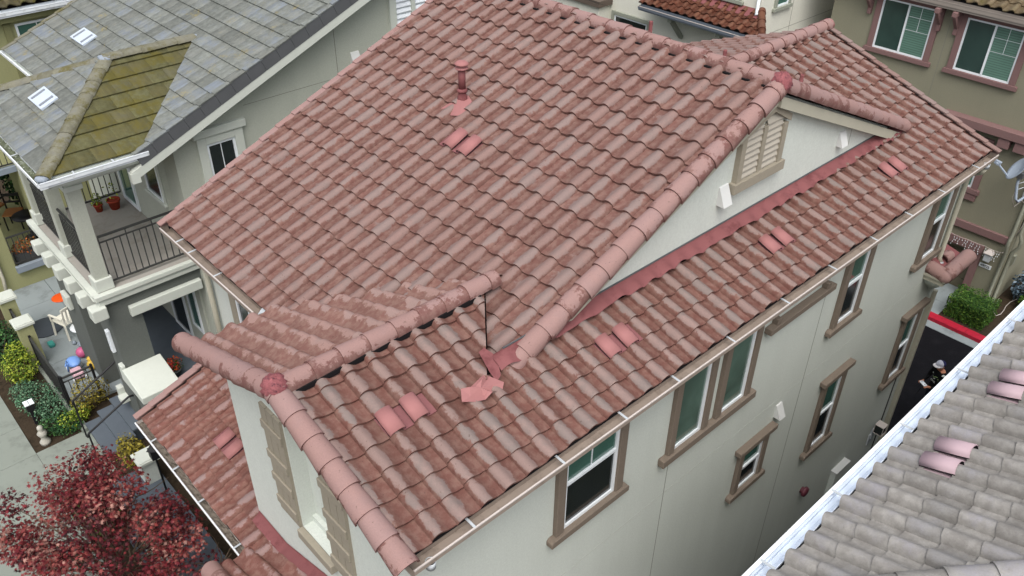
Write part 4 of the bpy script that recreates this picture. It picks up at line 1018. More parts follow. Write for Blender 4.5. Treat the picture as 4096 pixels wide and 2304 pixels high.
mb = MB(); mb.beam(e1 + V((0, -.06, .02)), e1 + V((0, .10, .05)), .09, .09); mb.beam(e1 + V((-.1, 0, .02)), e1 + V((.06, .02, .03)), .05, .05); mb.build('receiver', M['dish'], DS)
mb = MB(); mb.box(20.52, 20.66, 1.38, 1.52, -3.80, -3.64); mb.build('dish_clamp', M['darkrake'], DS)
cb = MB(); cb.tube([(20.62, 1.44, -3.9), (20.66, 1.46, -4.4), (20.9, 1.4, -4.75), (21.12, 1.32, -4.6), (21.15, 1.05, -4.9), (21.14, 1.08, -5.3), (21.14, 1.15, -5.7)], .008, 6); cb.build('cable', M['lip'], DS)

# ================================================================== BEIGE HOUSE behind
M['stuccoB'] = stucco('ivory_stucco', lin(212, 212, 200), .4)
M['sagetrim'] = plain('sage_trim', lin(142, 146, 134), .85, .2, .1, 20, .2)
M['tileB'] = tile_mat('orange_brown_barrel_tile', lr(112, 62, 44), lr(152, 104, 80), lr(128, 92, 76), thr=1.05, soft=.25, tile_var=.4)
M['gutB'] = plain('slate_blue_gutter', lin(98, 106, 116), .5, .4, .1, 3)
M['dkbrown'] = plain('dark_brown_board', lin(92, 82, 74), .8, .25, .2, 8)
BH = thing('townhouse', 'ivory stucco house behind the main roof with an orange brown tile awning', 'house', (18.8, 12, GZ))
UB = 18.8; T = TX(UB)
w = MB(); w.box(UB, 26.5, 8.8, 17.5, GZ, 1.2); w.build('wall', M['stuccoB'], BH)
jb = MB(); S = TY(8.8); jb.boxT(S, 20.50, 20.515, -3, 1, 0, .003); jb.boxT(S, 18.8, 26, -1.60, -1.59, 0, .003); jb.boxT(T, 8.8, 17, -1.28, -1.27, 0, .003); jb.build('control_joint', M['joint'], BH)
mb = MB(); DBn = V((.894, 0, .447)); tiles(mb, (18.02, 8.25, -1.27), (0, 1, 0), DBn, 14, 4, .302, .24, amp=1.1); mb.poly([(18.03, 8.2, -1.31), (18.03, 12.45, -1.31), (18.8, 12.45, -.92), (18.8, 8.2, -.92)], 1); mb.box(18.04, 18.06, 8.2, 12.45, -1.38, -1.22, 1)
aw = mb.build('awning_roof', [M['tileB'], M['felt']], BH, clip=[((18.0, 8.1, 0), (.62, -.78, 0)), ((18.79, 0, 0), (1, 0, 0))])
mb = MB(); ridge(mb, (17.98, 8.12, -1.24), (18.85, 8.80, -.80), (-.3, -.3, 1), r0=.1, r1=.12); mb.build('ridge_tiles', [M['tileB'], M['felt']], BH)
mb = MB(); ridge(mb, (17.98, 12.44, -1.25), (18.8, 12.44, -.83), (-.3, 0, 1), r0=.06, r1=.07); mb.build('ridge_tiles', [M['tileB'], M['felt']], BH)
mb = MB(); mb.poly([(18.55, 8.62, -.96), (18.797, 8.8, -.78), (18.797, 12.4, -.78), (18.55, 12.4, -.96)]); mb.build('wall_flashing', M['flash'], BH)
gutter(BH, (17.88, 12.45, -1.31), (17.88, 8.1, -1.31), (-1, 0, 0), .14, .13, [M['gutB'], M['lip'], M['galv']])
for v in (11.35, 9.6):
    b = MB(); b.box(18.05, UB, v - .07, v + .07, -1.60, -1.45); b.beam((18.2, v, -1.6), (18.75, v, -2.2), .12, .12); b.build('awning_bracket', M['sagetrim'], BH, bevel=.01)
mb = MB(); mb.tube([(18.72, 8.86, .6), (18.72, 8.86, -.78), (18.62, 8.80, -.90)], .05, 8); mb.build('downspout', M['white'], BH)
window(BH, T, 9.55, 10.25, -.66, .5, 'sagetrim', tw=.1, rail=None, upper='glassD', ears=.08)
window(BH, T, 12.72, 14.1, -3.0, -2.14, 'sagetrim', tw=.12, upper='glassD', ears=.05)
window(BH, S, 19.55, 20.15, -.85, .3, 'sagetrim', tw=.1, upper='glassT', ears=.06)
mb = MB(); mb.box(18.15, 18.8, 14.25, 17.5, -1.86, -1.66); mb.build('awning_board', M['dkbrown'], BH)
mb = MB(); mb.box(18.25, 18.799, 14.35, 17.5, -2.6, -1.861); mb.build('balcony_wall', M['stuccoB'], BH)
mb = MB(); mb.box(26.5, 26.56, 7.9, 8.8, GZ, 1); mb.build('wall_return', M['stuccoT'], BH)

# ================================================================== GREY-ROOFED HOUSE at the lower right
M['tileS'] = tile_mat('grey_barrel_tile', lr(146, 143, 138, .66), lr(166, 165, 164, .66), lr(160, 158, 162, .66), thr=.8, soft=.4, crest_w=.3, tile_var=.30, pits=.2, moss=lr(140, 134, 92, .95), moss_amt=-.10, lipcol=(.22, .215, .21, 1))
M['lavender'] = plain('lavender_vent_paint', lr(206, 180, 188, .62), .6, .3, .07, 9, .1)
M['gutS'] = plain('bright_white_gutter', lin(216, 226, 238), .35, .45, .04, 3)
SH = thing('townhouse', 'house at the lower right corner with a pale grey barrel tile roof and white gutter', 'house', (5, -4.6, GZ))
ss = .36; cs = 1 / math.sqrt(1 + ss * ss); DS_ = V((0, -cs, ss * cs)); zs_ = lambda v: .43 + ss * (-2.33 - v)
w = MB(); w.box(2.15, 16, -8.6, -2.6, GZ, .30); w.build('wall', M['stuccoT'], SH)
mb = MB(); tiles(mb, (1.36, -2.355, zs_(-2.355)), (1, 0, 0), DS_, 47, 10, .299, .305, lip=.024, th=.016, amp=1.35, jit=.005, skip=((9, 1), (10, 1), (14, 1), (15, 1)))
mb.poly([(1.65, -2.31, zs_(-2.31) - .03), (15.4, -2.31, zs_(-2.31) - .03), (15.4, -5.2, zs_(-5.2) - .03), (4.8, -5.2, zs_(-5.2) - .03)], 1)
hp = (1.50, -2.20, 0)
rs = mb.build('roof_slope', [M['tileS'], M['felt']], SH, clip=[(hp, (-1, -1, 0)), ((15.4, 0, 0), (1, 0, 0))])
mb = MB(); DF = V((cs, 0, ss * cs)); tiles(mb, (1.58, -8.0, .43), (0, 1, 0), DF, 20, 9, .299, .305); mb.build('roof_slope', [M['tileS'], M['felt']], SH, clip=[(hp, (1, 1, 0)), ((1.5, -8.2, 0), (1, -1, 0))])
mb = MB(); ridge(mb, (1.50, -2.20, zs_(-2.2) + .01), (4.4, -5.1, zs_(-5.1) + .03), (-.3, .3, 1), seg=.36, r0=.12, r1=.14, th=.018); mb.build('ridge_tiles', [M['tileS'], M['felt']], SH)
gutter(SH, (15.4, -2.16, .39), (1.45, -2.16, .39), (0, 1, 0), .15, .12, [M['gutS'], M['white'], M['white']], straps=[15.4 - x for x in (2.2, 3.37, 4.7, 6.0, 7.37, 8.7, 10, 11.3, 12.6)], lipw=.03)
mb = MB(); mb.box(1.85, 15.4, -2.36, -2.34, .22, .42); mb.box(1.9, 15.4, -2.6, -2.36, .26, .28); mb.build('eave_board', M['trimL'], SH)
for i in (9, 14):
    roofvent(V((1.36 + .299 * i, -2.355, zs_(-2.355))) + DS_ * .305, (1, 0, 0), DS_, .299, .33, mat='lavender', parent=SH, amp=1.2)
# ================================================================== GROUND, PATHS, STREET
M['asphalt'] = plain('dark_asphalt', (0.006, 0.006, 0.008, 1), .9, .15, .35, 3, .5, 180, dirt=(.013, .013, .015, 1), dirt_amt=.6)
M['soil'] = plain('dark_mulch_soil', lr(84, 72, 58), .95, .1, .45, 18, .9, 60, dirt=lin(38, 34, 26), dirt_amt=.8, dscale=7)
M['concrete'] = plain('path_concrete', lr(160, 168, 158, .62), .9, .2, .08, 1.2, .2, 90, dirt=lr(128, 134, 126, .62), dirt_amt=.55, dscale=2.2)
M['concrete2'] = plain('drive_concrete', lr(160, 170, 172, .7), .9, .2, .08, 1.5, .2, 90, dirt=lr(118, 124, 124, .7), dirt_amt=.6, dscale=1.8)
M['redpaint'] = plain('red_kerb_paint', lr(190, 36, 60, .8), .6, .3, .12, 4, .1, 60, dirt=lin(110, 26, 40), dirt_amt=.5, dscale=6)
g = MB(); g.poly([(-150, -150, GZ - .02), (150, -150, GZ - .02), (150, 150, GZ - .02), (-150, 150, GZ - .02)]); structure(g.build('ground', M['soil']))
g = MB(); g.box(2.5, 19.2, -30, 45, GZ - .3, GZ); structure(g.build('road', M['asphalt']))
g = MB(); g.box(-30, 2.3, -30, 17.9, GZ - .5, YZ - .02); g.box(2.3, 3.6, 17.0, 18.1, GZ - .5, YZ - .02); structure(g.build('garden_bed', M['soil']))
g = MB(); q = -1.38
for k in range(-8, 14): g.box(-4.6, q, 12.69 + k * 1.06 - 1.052, 12.69 + k * 1.06, YZ - .2, YZ)
for k in range(3): g.box(q + .006, -.32, 10.08 + k * .53, 10.08 + k * .53 + .524, YZ - .2, YZ - .002)
structure(g.build('pavement', M['concrete']))
g = MB()
for a, b in ((12.45, 14.3), (14.31, 15.9), (15.91, 17.0), (17.01, 18.04)):
    g.box(-.26, .9, a, b, YZ - .2, YZ + .04); g.box(.91, 3.5, a, b, YZ - .2, YZ + .04) if a > 14.2 else None
structure(g.build('patio', M['concrete2']))
g = MB(); g.box(-.44, -.30, 11.6, 14.5, YZ - .2, YZ + .08); structure(g.build('path_edging', M['concrete']))
g = MB()
for a, b in ((6.2, 7.38), (7.39, 8.55), (8.56, 9.7)): g.box(-.85, .29, a, b, YZ - .2, YZ + .12)
structure(g.build('entry_path', M['slatefloor']))
g = MB(); g.box(19.2, 19.52, -30, 45, GZ - .3, GZ + .01); structure(g.build('road_gutter', M['concrete2']))
g = MB()
for k in range(-12, 22): g.box(19.52, 19.80, 1.06 + k * 1.83, 1.06 + k * 1.83 + 1.822, GZ - .3, GZ + .12)
structure(g.build('kerb', M['redpaint']))
g = MB(); g.box(19.805, 20.5, 1.96, 7.4, GZ - .3, GZ + .11); g.box(20.508, 21.65, 1.96, 7.4, GZ - .3, GZ + .11); structure(g.build('driveway', M['concrete2']))
g = MB(); g.box(19.805, 40, -30, 1.955, GZ - .3, GZ + .10); structure(g.build('planting_strip', M['soil']))
# stairs with rails
ST = thing('stairs', 'blue grey slate steps rising to the arched porch of the left house', 'stairs', (-.4, 11.1, YZ))
for k in range(5):
    mb = MB(); u1 = 1.19 - .30 * k; z = -5.665 - .165 * k
    mb.box(u1 - .30, u1 - .002, 10.62, 11.62, YZ - .1, z - .045); mb.box(u1 - .33, u1 - .001, 10.60 if k < 2 else 10.40, 11.14 if 0 else 11.66, z - .045, z); mb.build('step', M['slatefloor'], ST)
for nm, v, a, b in (('left', 11.45, (.60, -4.98), (-.42, -5.48)), ('right', 10.55, (.42, -5.27), (-.50, -5.70))):
    mb = MB(); mb.tube([(a[0] + .12, v, a[1] - .02), (a[0], v, a[1]), (b[0], v, b[1]), (b[0] - .03, v, b[1] - .08)], .022, 8); mb.beam((b[0], v, b[1]), (b[0], v, YZ), .03, .03, up=(1, 0, 0)); mb.build('handrail', M['black'], ST)

# ================================================================== PLANTS
def leafmat(name, cols, rough=.6, trans=.25):
    g = G(name); r1, t, b, r2 = g.attr(); cr = g.n('ShaderNodeValToRGB'); e = cr.color_ramp.elements
    e[0].color = cols[0]; e[0].position = 0; e[1].color = cols[-1]; e[1].position = 1
    for k, c in enumerate(cols[1:-1]): x = e.new((k + 1) / (len(cols) - 1)); x.color = c
    g.l(r1, cr.inputs[0]); c = g.hsv(cr.outputs[0], .5, 1.0, g.math('ADD', g.math('MULTIPLY', r2, .7), .65))
    return g.done(c, rough, .25)
def star(n=5, inner=.36):
    p = []
    for k in range(n):
        a = rad(-100 + 200 * k / (n - 1)); l = 1.0 if k == n // 2 else (.92 if 0 < k < n - 1 else .7)
        p.append((math.sin(a) * l, math.cos(a) * l))
        if k < n - 1: a2 = rad(-100 + 200 * (k + .5) / (n - 1)); p.append((math.sin(a2) * inner, math.cos(a2) * inner))
    return p + [(.03, -.35), (-.03, -.35)]
OVAL = [(0, 0), (.32, .35), (.25, .8), (0, 1.05), (-.25, .8), (-.32, .35)]
def leaves(mb, c, r, n, size, shape=OVAL, q=R, shell=.55, flat=.6, tone=None):
    for _ in range(n):
        while True:
            d = V((q.uniform(-1, 1), q.uniform(-1, 1), q.uniform(-1, 1)))
            if .05 < d.length < 1: break
        d = d.normalized() * (1 - (1 - shell) * q.random() ** 1.6)
        p = V((c[0] + d.x * r[0], c[1] + d.y * r[1], c[2] + d.z * r[2])) + V((q.uniform(-.03, .03), q.uniform(-.03, .03), q.uniform(-.03, .03)))
        nrm = (V((d.x, d.y, d.z)) * .6 + V((q.gauss(0, .55), q.gauss(0, .55), flat + q.gauss(0, .3)))).normalized()
        a = nrm.cross(V((q.gauss(0, 1), q.gauss(0, 1), q.gauss(0, 1)))).normalized(); b = nrm.cross(a)
        s = size * q.uniform(.65, 1.3); t = tone() if tone else q.random(); col = (min(1, max(0, t)), .5, .5, q.random())
        mb.poly([p + a * (x * s) + b * (y * s) + nrm * (-.25 * s * (x * x + y * y)) for x, y in shape], 0, False, col)
M['bark'] = plain('grey_brown_bark', lin(92, 78, 66), .95, .1, .3, 12, .8, 40)
M['maple'] = leafmat('red_maple_leaves', [lin(44, 12, 16), lin(82, 18, 28), lin(106, 34, 38), lin(120, 62, 56), lin(146, 108, 98)])
M['boxwood'] = leafmat('boxwood_leaves', [lin(24, 46, 16), lin(46, 78, 26), lin(66, 100, 34), lin(104, 130, 50)])
M['darkleaf'] = leafmat('dark_green_leaves', [lin(14, 34, 18), lin(26, 58, 30), lin(44, 82, 40), lin(70, 106, 52)])
M['yellowleaf'] = leafmat('yellow_green_leaves', [lin(44, 66, 16), lin(84, 108, 26), lin(120, 138, 40), lin(160, 166, 60)])
M['sageleaf'] = leafmat('grey_green_leaves', [lin(30, 58, 44), lin(52, 88, 62), lin(78, 116, 86), lin(112, 140, 112)])
M['oliveleaf'] = leafmat('autumn_olive_leaves', [lin(52, 46, 18), lin(92, 84, 26), lin(128, 116, 34), lin(150, 140, 60)])
M['blueleaf'] = leafmat('blue_grey_leaves', [lin(24, 36, 44), lin(52, 70, 82), lin(86, 106, 120), lin(120, 136, 150)])
def shrub(name, label, cat, base, blobs, mat, n, size, stems=4, seed=1, group=None, box=None):
    q = random.Random(seed); t = thing(name, label, cat, base, group)
    mb = MB(); bx, by, bz = base
    for k in range(stems):
        c, r = blobs[k % len(blobs)]
        mb.tube([(bx + q.uniform(-.06, .06), by + q.uniform(-.06, .06), bz - .03), (bx + c[0] * .5 + q.uniform(-.05, .05), by + c[1] * .5 + q.uniform(-.05, .05), bz + c[2] * .5), (bx + c[0] + q.uniform(-.5, .5) * r[0], by + c[1] + q.uniform(-.5, .5) * r[1], bz + c[2] + q.uniform(0, .5) * r[2])], [.018, .013, .006], 5)
    mb.build('stem', M['bark'], t)
    mb = MB(); tot = sum(r[0] * r[1] + r[2] * r[0] for c, r in blobs)
    for c, r in blobs: leaves(mb, (bx + c[0], by + c[1], bz + c[2]), r, int(n * (r[0] * r[1] + r[2] * r[0]) / tot), size, q=q)
    mb.build('foliage', M[mat], t)
    return t
# Japanese maple
q = random.Random(5)
MT = thing('maple_tree', 'red leaved Japanese maple in the front garden at the lower left', 'tree', (-1.35, 6.3, YZ))
mb = MB(); tips = []
def branch(p, d, L, r, lev):
    p = V(p); d = V(d).normalized(); pts = [p]; rr = [r]
    for k in range(4):
        d = (d + V((q.gauss(0, .16), q.gauss(0, .16), q.gauss(.0, .1)))).normalized(); p = p + d * L / 4; pts.append(p); rr.append(r * (1 - .16 * (k + 1)))
    mb.tube(pts, rr, 6)
    if lev == 0: tips.append(p); return
    for k in range(3 if lev > 1 else 4):
        a = q.uniform(0, 6.28); branch(pts[q.choice((2, 3, 4))], d * .55 + V((math.cos(a), math.sin(a), q.uniform(-.05, .35))) * .9, L * q.uniform(.55, .8), r * .45, lev - 1)
for k in range(5):
    a = 1.2566 * k + .4; branch((-1.35 + .03 * math.cos(a), 6.3 + .03 * math.sin(a), YZ - .05), (math.cos(a) * .55, math.sin(a) * .75, 1), 1.35, .06, 2)
mb.build('trunk', M['bark'], MT)
mb = MB(); cl = []
for _ in range(74):
    while True:
        d = V((q.uniform(-1, 1), q.uniform(-1, 1), q.uniform(-.5, 1)))
        if .35 < d.length < 1: break
    cl.append((-1.48 + d.x * 1.25, 6.5 + d.y * 1.85, -4.72 + d.z * .85))
cl += [(-.95, 8.35, -4.35), (-.8, 8.1, -4.3), (-1.15, 8.1, -4.2), (-2.3, 8.0, -4.2), (-2.7, 7.6, -4.3), (-1.6, 8.2, -4.3), (-.75, 7.65, -4.3), (-.6, 7.3, -4.4), (-.42, 6.6, -4.4), (-.36, 6.35, -4.5), (-.5, 6.1, -4.3), (-.45, 5.6, -4.4), (-.5, 5.1, -4.6), (-2.5, 7.4, -4.5), (-2.4, 6.9, -4.3), (-.6, 4.7, -4.5), (-1.0, 7.7, -4.4)]
for c in cl:
    tn = q.uniform(.05, .85); s = q.uniform(.26, .44)
    leaves(mb, c, (s, s * 1.15, s * .42), 190, .046, shape=star(), q=q, shell=.35, flat=.9, tone=lambda: tn + q.gauss(0, .20))
    if q.random() < .5: continue
mb.build('crown', M['maple'], MT)
mb = MB()
for c in cl:
    b = V((-1.35, 6.3, -5.2)); mb.tube([b.lerp(V(c), .35) + V((0, 0, .1)), b.lerp(V(c), .7) + V((q.uniform(-.1, .1), q.uniform(-.1, .1), .12)), V(c)], [.016, .010, .004], 5)
mb.build('twigs', M['bark'], MT)
# clipped box hedge
HG = thing('hedge', 'clipped green box hedge beside the driveway behind the red kerb', 'hedge', (20.3, 1.35, GZ + .1)); q = random.Random(9); mb = MB()
x0, x1, y0, y1, z0, z1 = 19.92, 20.85, .78, 1.88, GZ + .1, GZ + .78
for _ in range(5200):
    f = q.choice((0, 0, 0, 1, 1, 2, 2, 3)); dpt = q.random() ** 2 * .10; x, y, z = q.uniform(x0, x1), q.uniform(y0, y1), q.uniform(z0, z1)
    if f == 0: z = z1 - dpt + .04 * math.sin(x * 9) * math.sin(y * 8); n = V((0, 0, 1))
    elif f == 1: x = x0 + dpt; n = V((-1, 0, 0))
    elif f == 2: y = y0 + dpt; n = V((0, -1, 0))
    else: y = y1 - dpt; n = V((0, 1, 0))
    n = (n + V((q.gauss(0, .5), q.gauss(0, .5), q.gauss(.2, .4)))).normalized(); a = n.cross(V((q.gauss(0, 1), q.gauss(0, 1), q.gauss(0, 1)))).normalized(); b = n.cross(a); s = .042 * q.uniform(.7, 1.3); p = V((x, y, z)) + V((q.gauss(0, .012), q.gauss(0, .012), q.gauss(0, .015)))
    mb.poly([p + a * (X * s) + b * (Y * s) for X, Y in OVAL], 0, False, (min(1, max(0, q.gauss(.5, .22))), .5, .5, q.random()))
mb.build('foliage', M['boxwood'], HG); mb = MB()
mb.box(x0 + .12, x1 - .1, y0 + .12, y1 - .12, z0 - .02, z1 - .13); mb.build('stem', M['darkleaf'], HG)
B = lambda *a: list(a)
shrub('shrub', 'dark green shrub mass at the left edge beside the garden pillar', 'shrub', (-.80, 15.4, YZ), B(((0, 0, .45), (.42, .7, .45)), ((-.2, .5, .4), (.4, .5, .4))), 'darkleaf', 2600, .055, seed=21)
shrub('shrub', 'rounded yellow green shrub in front of the garden pillar', 'shrub', (-.78, 14.25, YZ), B(((0, 0, .40), (.38, .45, .42)), ((.1, .35, .5), (.28, .28, .3))), 'yellowleaf', 2300, .045, seed=22)
shrub('shrub', 'feathery grey green shrub spreading along the path edging', 'shrub', (-.82, 13.05, YZ), B(((0, 0, .28), (.44, .55, .28)), ((.1, -.5, .22), (.35, .4, .22)), ((-.15, .5, .2), (.3, .35, .22))), 'sageleaf', 2800, .038, seed=23)
shrub('shrub', 'low dark green plant beside the lantern in the garden bed', 'shrub', (-.75, 12.1, YZ), B(((0, 0, .16), (.4, .32, .18)), ((.15, -.2, .14), (.3, .28, .14))), 'darkleaf', 1300, .045, seed=24)
shrub('shrub', 'sparse olive autumn bush between the railing and the slate steps', 'shrub', (.02, 12.28, YZ), B(((0, 0, .42), (.34, .28, .38)), ((.25, .1, .3), (.25, .25, .3)), ((-.2, -.1, .3), (.2, .25, .26))), 'oliveleaf', 1300, .04, seed=25, stems=9)
shrub('shrub', 'small bright yellow green bush at the foot of the slate steps', 'shrub', (-.58, 11.95, YZ), B(((.05, .0, .18), (.26, .22, .2)), ((.3, .08, .22), (.22, .2, .2))), 'yellowleaf', 900, .04, seed=26)
shrub('shrub', 'leafy olive shrub beside the slate steps under the skirt roof gutter', 'shrub', (-.02, 9.80, YZ), B(((0, 0, .60), (.26, .38, .32)), ((.1, -.1, .35), (.25, .3, .3))), 'oliveleaf', 900, .06, seed=27, stems=8)
shrub('shrub', 'grassy green tuft under the red maple', 'shrub', (-1.05, 8.75, YZ), B(((0, 0, .22), (.36, .5, .22)), ((-.1, .5, .2), (.28, .35, .2))), 'boxwood', 1500, .05, seed=28)
shrub('shrub', 'blue grey leafy plant against the side wall of the taupe house', 'shrub', (22.4, .72, GZ + .1), B(((0, 0, .5), (.4, .3, .5)), ((.3, -.3, .7), (.4, .35, .45))), 'blueleaf', 900, .09, seed=29)
shrub('shrub', 'bright green leafy plant in the strip beside the grey roof gutter', 'shrub', (21.9, .25, GZ + .1), B(((0, 0, .3), (.35, .35, .3)),), 'boxwood', 700, .08, seed=30)
shrub('shrub', 'dark potted plant standing inside the green house porch', 'plant', (1.55, 21.3, -5.95), B(((0, 0, 1.2), (.3, .3, .7)), ((0, 0, .6), (.25, .25, .4))), 'darkleaf', 500, .10, seed=31)

# ================================================================== FRONT GARDEN THINGS
def pillar(label, x, y, z0, z1, mat='stuccoO'):
    t = thing('garden_pillar', label, 'pillar', (x, y, z0), 'capped pillars in the front gardens')
    mb = MB(); mb.box(x - .16, x + .16, y - .16, y + .16, z0 - .05, z1 - .09); mb.build('shaft', M[mat], t)
    mb = MB(); mb.box(x - .21, x + .21, y - .21, y + .21, z1 - .09, z1 - .02); mb.box(x - .185, x + .185, y - .185, y + .185, z1 - .0199, z1); mb.build('cap', M['trimL'], t, bevel=.01)
    return t
pillar('ivory capped olive pillar nearest the white plastic chair', -.36, 14.58, YZ, -5.2)
pillar('ivory capped olive pillar against the left edge of the picture', -.34, 15.86, YZ, -5.2)
pillar('cream capped pillar half hidden by red maple leaves', -.60, 7.28, YZ, -5.3, 'stucco')
pillar('cream capped low pillar beside the black lantern under the gutter', .10, 9.30, YZ, -5.75, 'stucco')
def fence(label, P0, P1, z0, z1):
    a, b = V(P0), V(P1); t = thing('iron_fence', label, 'fence', tuple((a + b) / 2 + V((0, 0, z0))), 'black iron fence panels round the patio')
    railing(t, P0, P1, z0 + .08, z1, two=True, name='fence_panel')
    for p in (a, b):
        mb = MB(); mb.box(p.x - .025, p.x + .025, p.y - .025, p.y + .025, z0 - .04, z1 + .05); mb.build('fence_post', M['black'], t)
fence('long black iron fence panel running along the shrubs', (-.36, 14.40, 0), (-.36, 12.52, 0), YZ, -5.60)
fence('short black iron fence panel facing the slate steps', (-.34, 12.48, 0), (.30, 12.48, 0), YZ, -5.60)
fence('black iron fence panel between the two olive pillars', (-.36, 15.68, 0), (-.36, 14.78, 0), YZ, -5.55)
mb = MB(); mb.box(-1.10, -1.02, 12.56, 12.64, YZ - .03, -6.1); LN = thing('garden_lantern', 'small square garden lantern with a white four pane top among the shrubs', 'lantern', (-1.06, 12.6, YZ)); mb.build('post', M['black'], LN)
mb = MB(); mb.box(-1.14, -.98, 12.52, 12.68, -6.1, -5.94); mb.build('lamp_body', M['black'], LN)
mb = MB()
for i in (0, 1):
    for k in (0, 1): mb.hexa([(-1.155 + .10 * i, 12.505 + .10 * k, -5.935), (-1.065 + .10 * i, 12.505 + .10 * k, -5.935), (-1.065 + .10 * i, 12.595 + .10 * k, -5.935), (-1.155 + .10 * i, 12.595 + .10 * k, -5.935)] + [(-1.155 + .10 * i, 12.505 + .10 * k, -5.92), (-1.065 + .10 * i, 12.505 + .10 * k, -5.92), (-1.065 + .10 * i, 12.595 + .10 * k, -5.92), (-1.155 + .10 * i, 12.595 + .10 * k, -5.92)])
mb.build('lamp_top', M['white'], LN)
mb = MB(); mb.lathe((.16, 8.75, -6.38), [(.02, 0), (.02, .95), (.05, .96)], 8); LB = thing('garden_lantern', 'black post lantern standing beside the entry path under the gutter', 'lantern', (.16, 8.75, -6.38)); mb.build('post', M['black'], LB)
mb = MB(); mb.box(.08, .24, 8.67, 8.83, -5.42, -5.2); mb.lathe((.16, 8.75, -5.2), [(.13, 0), (.04, .08), (.015, .12)], 4, smooth=False); mb.build('lamp_body', M['black'], LB)
M['stone'] = plain('pale_stone', lin(168, 166, 156), .95, .1, .2, 12, .6, 40)
mb = MB(); c = (-1.12, 11.85, YZ); mb.lathe(c, [(.10, -.02), (.11, .05), (.07, .10), (.05, .16), (.08, .22), (.10, .28), (.06, .33), (.045, .36), (.06, .40), (.055, .45), (.02, .48)], 12); tag(mb.build('garden_statue', M['stone'], None, loc=c), 'weathered pale stone ornament standing at the corner of the garden bed', 'statue')
# things left on the patio
PZ = YZ + .04
M['plastic'] = plain('white_plastic', lin(222, 220, 206), .45, .4, .03)
ch = thing('plastic_chair', 'white slatted plastic garden chair on the patio beside the grey arch wall', 'chair', (.62, 15.25, PZ)); cx, cy = .62, 15.25; f = V((-.35, .94, 0)).normalized(); s = V((f.y, -f.x, 0))
P = lambda a, b, z: V((cx, cy, PZ + z)) + s * a + f * b
mb = MB(); mb.hexa([P(-.23, -.22, .40), P(.23, -.22, .40), P(.23, .22, .43), P(-.23, .22, .43), P(-.23, -.22, .43), P(.23, -.22, .43), P(.23, .22, .46), P(-.23, .22, .46)]); mb.build('seat', M['plastic'], ch)
mb = MB(); mb.beam(P(-.22, -.25, .85), P(.22, -.25, .85), .03, .07)
for k in range(5): mb.beam(P(-.19 + .095 * k, -.21, .42), P(-.19 + .095 * k, -.25, .83), .045, .015, up=tuple(f))
mb.build('backrest', M['plastic'], ch)
for a, b in ((-.22, -.22), (.22, -.22), (-.22, .22), (.22, .22)):
    mb = MB(); mb.beam(P(a * 1.1, b * 1.1, 0), P(a, b, .42), .05, .04, up=(1, 0, 0)); mb.build('leg', M['plastic'], ch)
for a in (-.25, .25):
    mb = MB(); mb.beam(P(a, -.24, .64), P(a, .22, .62), .05, .025); mb.beam(P(a, .20, .44), P(a, .2, .62), .04, .03, up=(1, 0, 0)); mb.build('armrest', M['plastic'], ch)
def top(name, label, cat, mb, mat, loc): return tag(mb.build(name, mat, None, loc=loc), label, cat)
mb = MB(); mb.lathe((.22, 15.85, PZ), [(.42, .0), (.43, .02), (.41, .03), (.02, .032)], 28); top('round_mat', 'dark round mat lying on the patio beside the olive pillar', 'mat', mb, plain('dark_rubber', lin(62, 68, 74), .8, .2), (.22, 15.85, PZ))
mb = MB(); mb.lathe((.95, 16.9, PZ), [(.21, 0), (.225, .015), (.20, .03), (.02, .035)], 26); top('flying_disc', 'bright orange toy disc lying on the concrete patio', 'toy disc', mb, plain('orange_plastic', lin(222, 84, 22), .5, .4, .04), (.95, 16.9, PZ))
mb = MB(); mb.ball((.50, 14.12, PZ + .13), .13, .13, .13, 20, 12); top('ball', 'pink play ball beside the arch pier', 'ball', mb, plain('pink_rubber', lin(188, 92, 132), .5, .4, .06), (.50, 14.12, PZ))
M['bluep'] = plain('light_blue_plastic', lin(118, 158, 220), .45, .4, .06); M['pinkp'] = plain('pale_pink_plastic', lin(206, 168, 178), .5, .4, .06)
PT = thing('play_table', 'white round play table tucked behind the grey arch wall', 'play table', (.82, 14.85, PZ)); mb = MB(); mb.lathe((.82, 14.85, PZ + .30), [(.25, 0), (.27, .03), (.24, .04), (.02, .02)], 24); mb.build('tabletop', M['white'], PT)
for k in range(3):
    a = 2.1 * k; mb = MB(); mb.beam((.82 + .18 * math.cos(a), 14.85 + .18 * math.sin(a), PZ), (.82 + .16 * math.cos(a), 14.85 + .16 * math.sin(a), PZ + .3), .04, .04, up=(1, 0, 0)); mb.build('leg', M['ledge'], PT)
TC = thing('ride_on_toy', 'light blue and pale pink ride on toy against the short iron fence', 'ride on toy', (.12, 13.55, PZ))
mb = MB(); mb.ball((.20, 13.72, PZ + .26), .16, .20, .09, 18, 8); mb.build('seat', M['bluep'], TC)
mb = MB(); mb.box(.02, .26, 13.22, 13.52, PZ + .10, PZ + .26); mb.build('body', M['pinkp'], TC, bevel=.04)
mb = MB(); mb.tube([(.02, 13.60, PZ + .14), (.04, 13.6, PZ + .36)], .02, 8); mb.tube([(-.02, 13.52, PZ + .36), (.06, 13.70, PZ + .36)], .018, 8); mb.build('handlebar', M['bluep'], TC)
for a, b in ((0.02, 13.3), (.27, 13.3), (.05, 13.8), (.34, 13.8)):
    mb = MB(); mb.tube([(a - .02, b, PZ + .07), (a + .02, b, PZ + .07)], .07, 12); mb.build('wheel', M['white'], TC)
mb = MB(); mb.ball((.50, 13.52, PZ + .12), .10, .13, .12, 12, 8); mb.ball((.52, 13.6, PZ + .24), .07, .07, .06, 10, 6); top('toy', 'yellow toy next to the blue ride on toy', 'toy', mb, plain('yellow_plastic', lin(196, 164, 64), .5, .4, .1), (.5, 13.52, PZ))
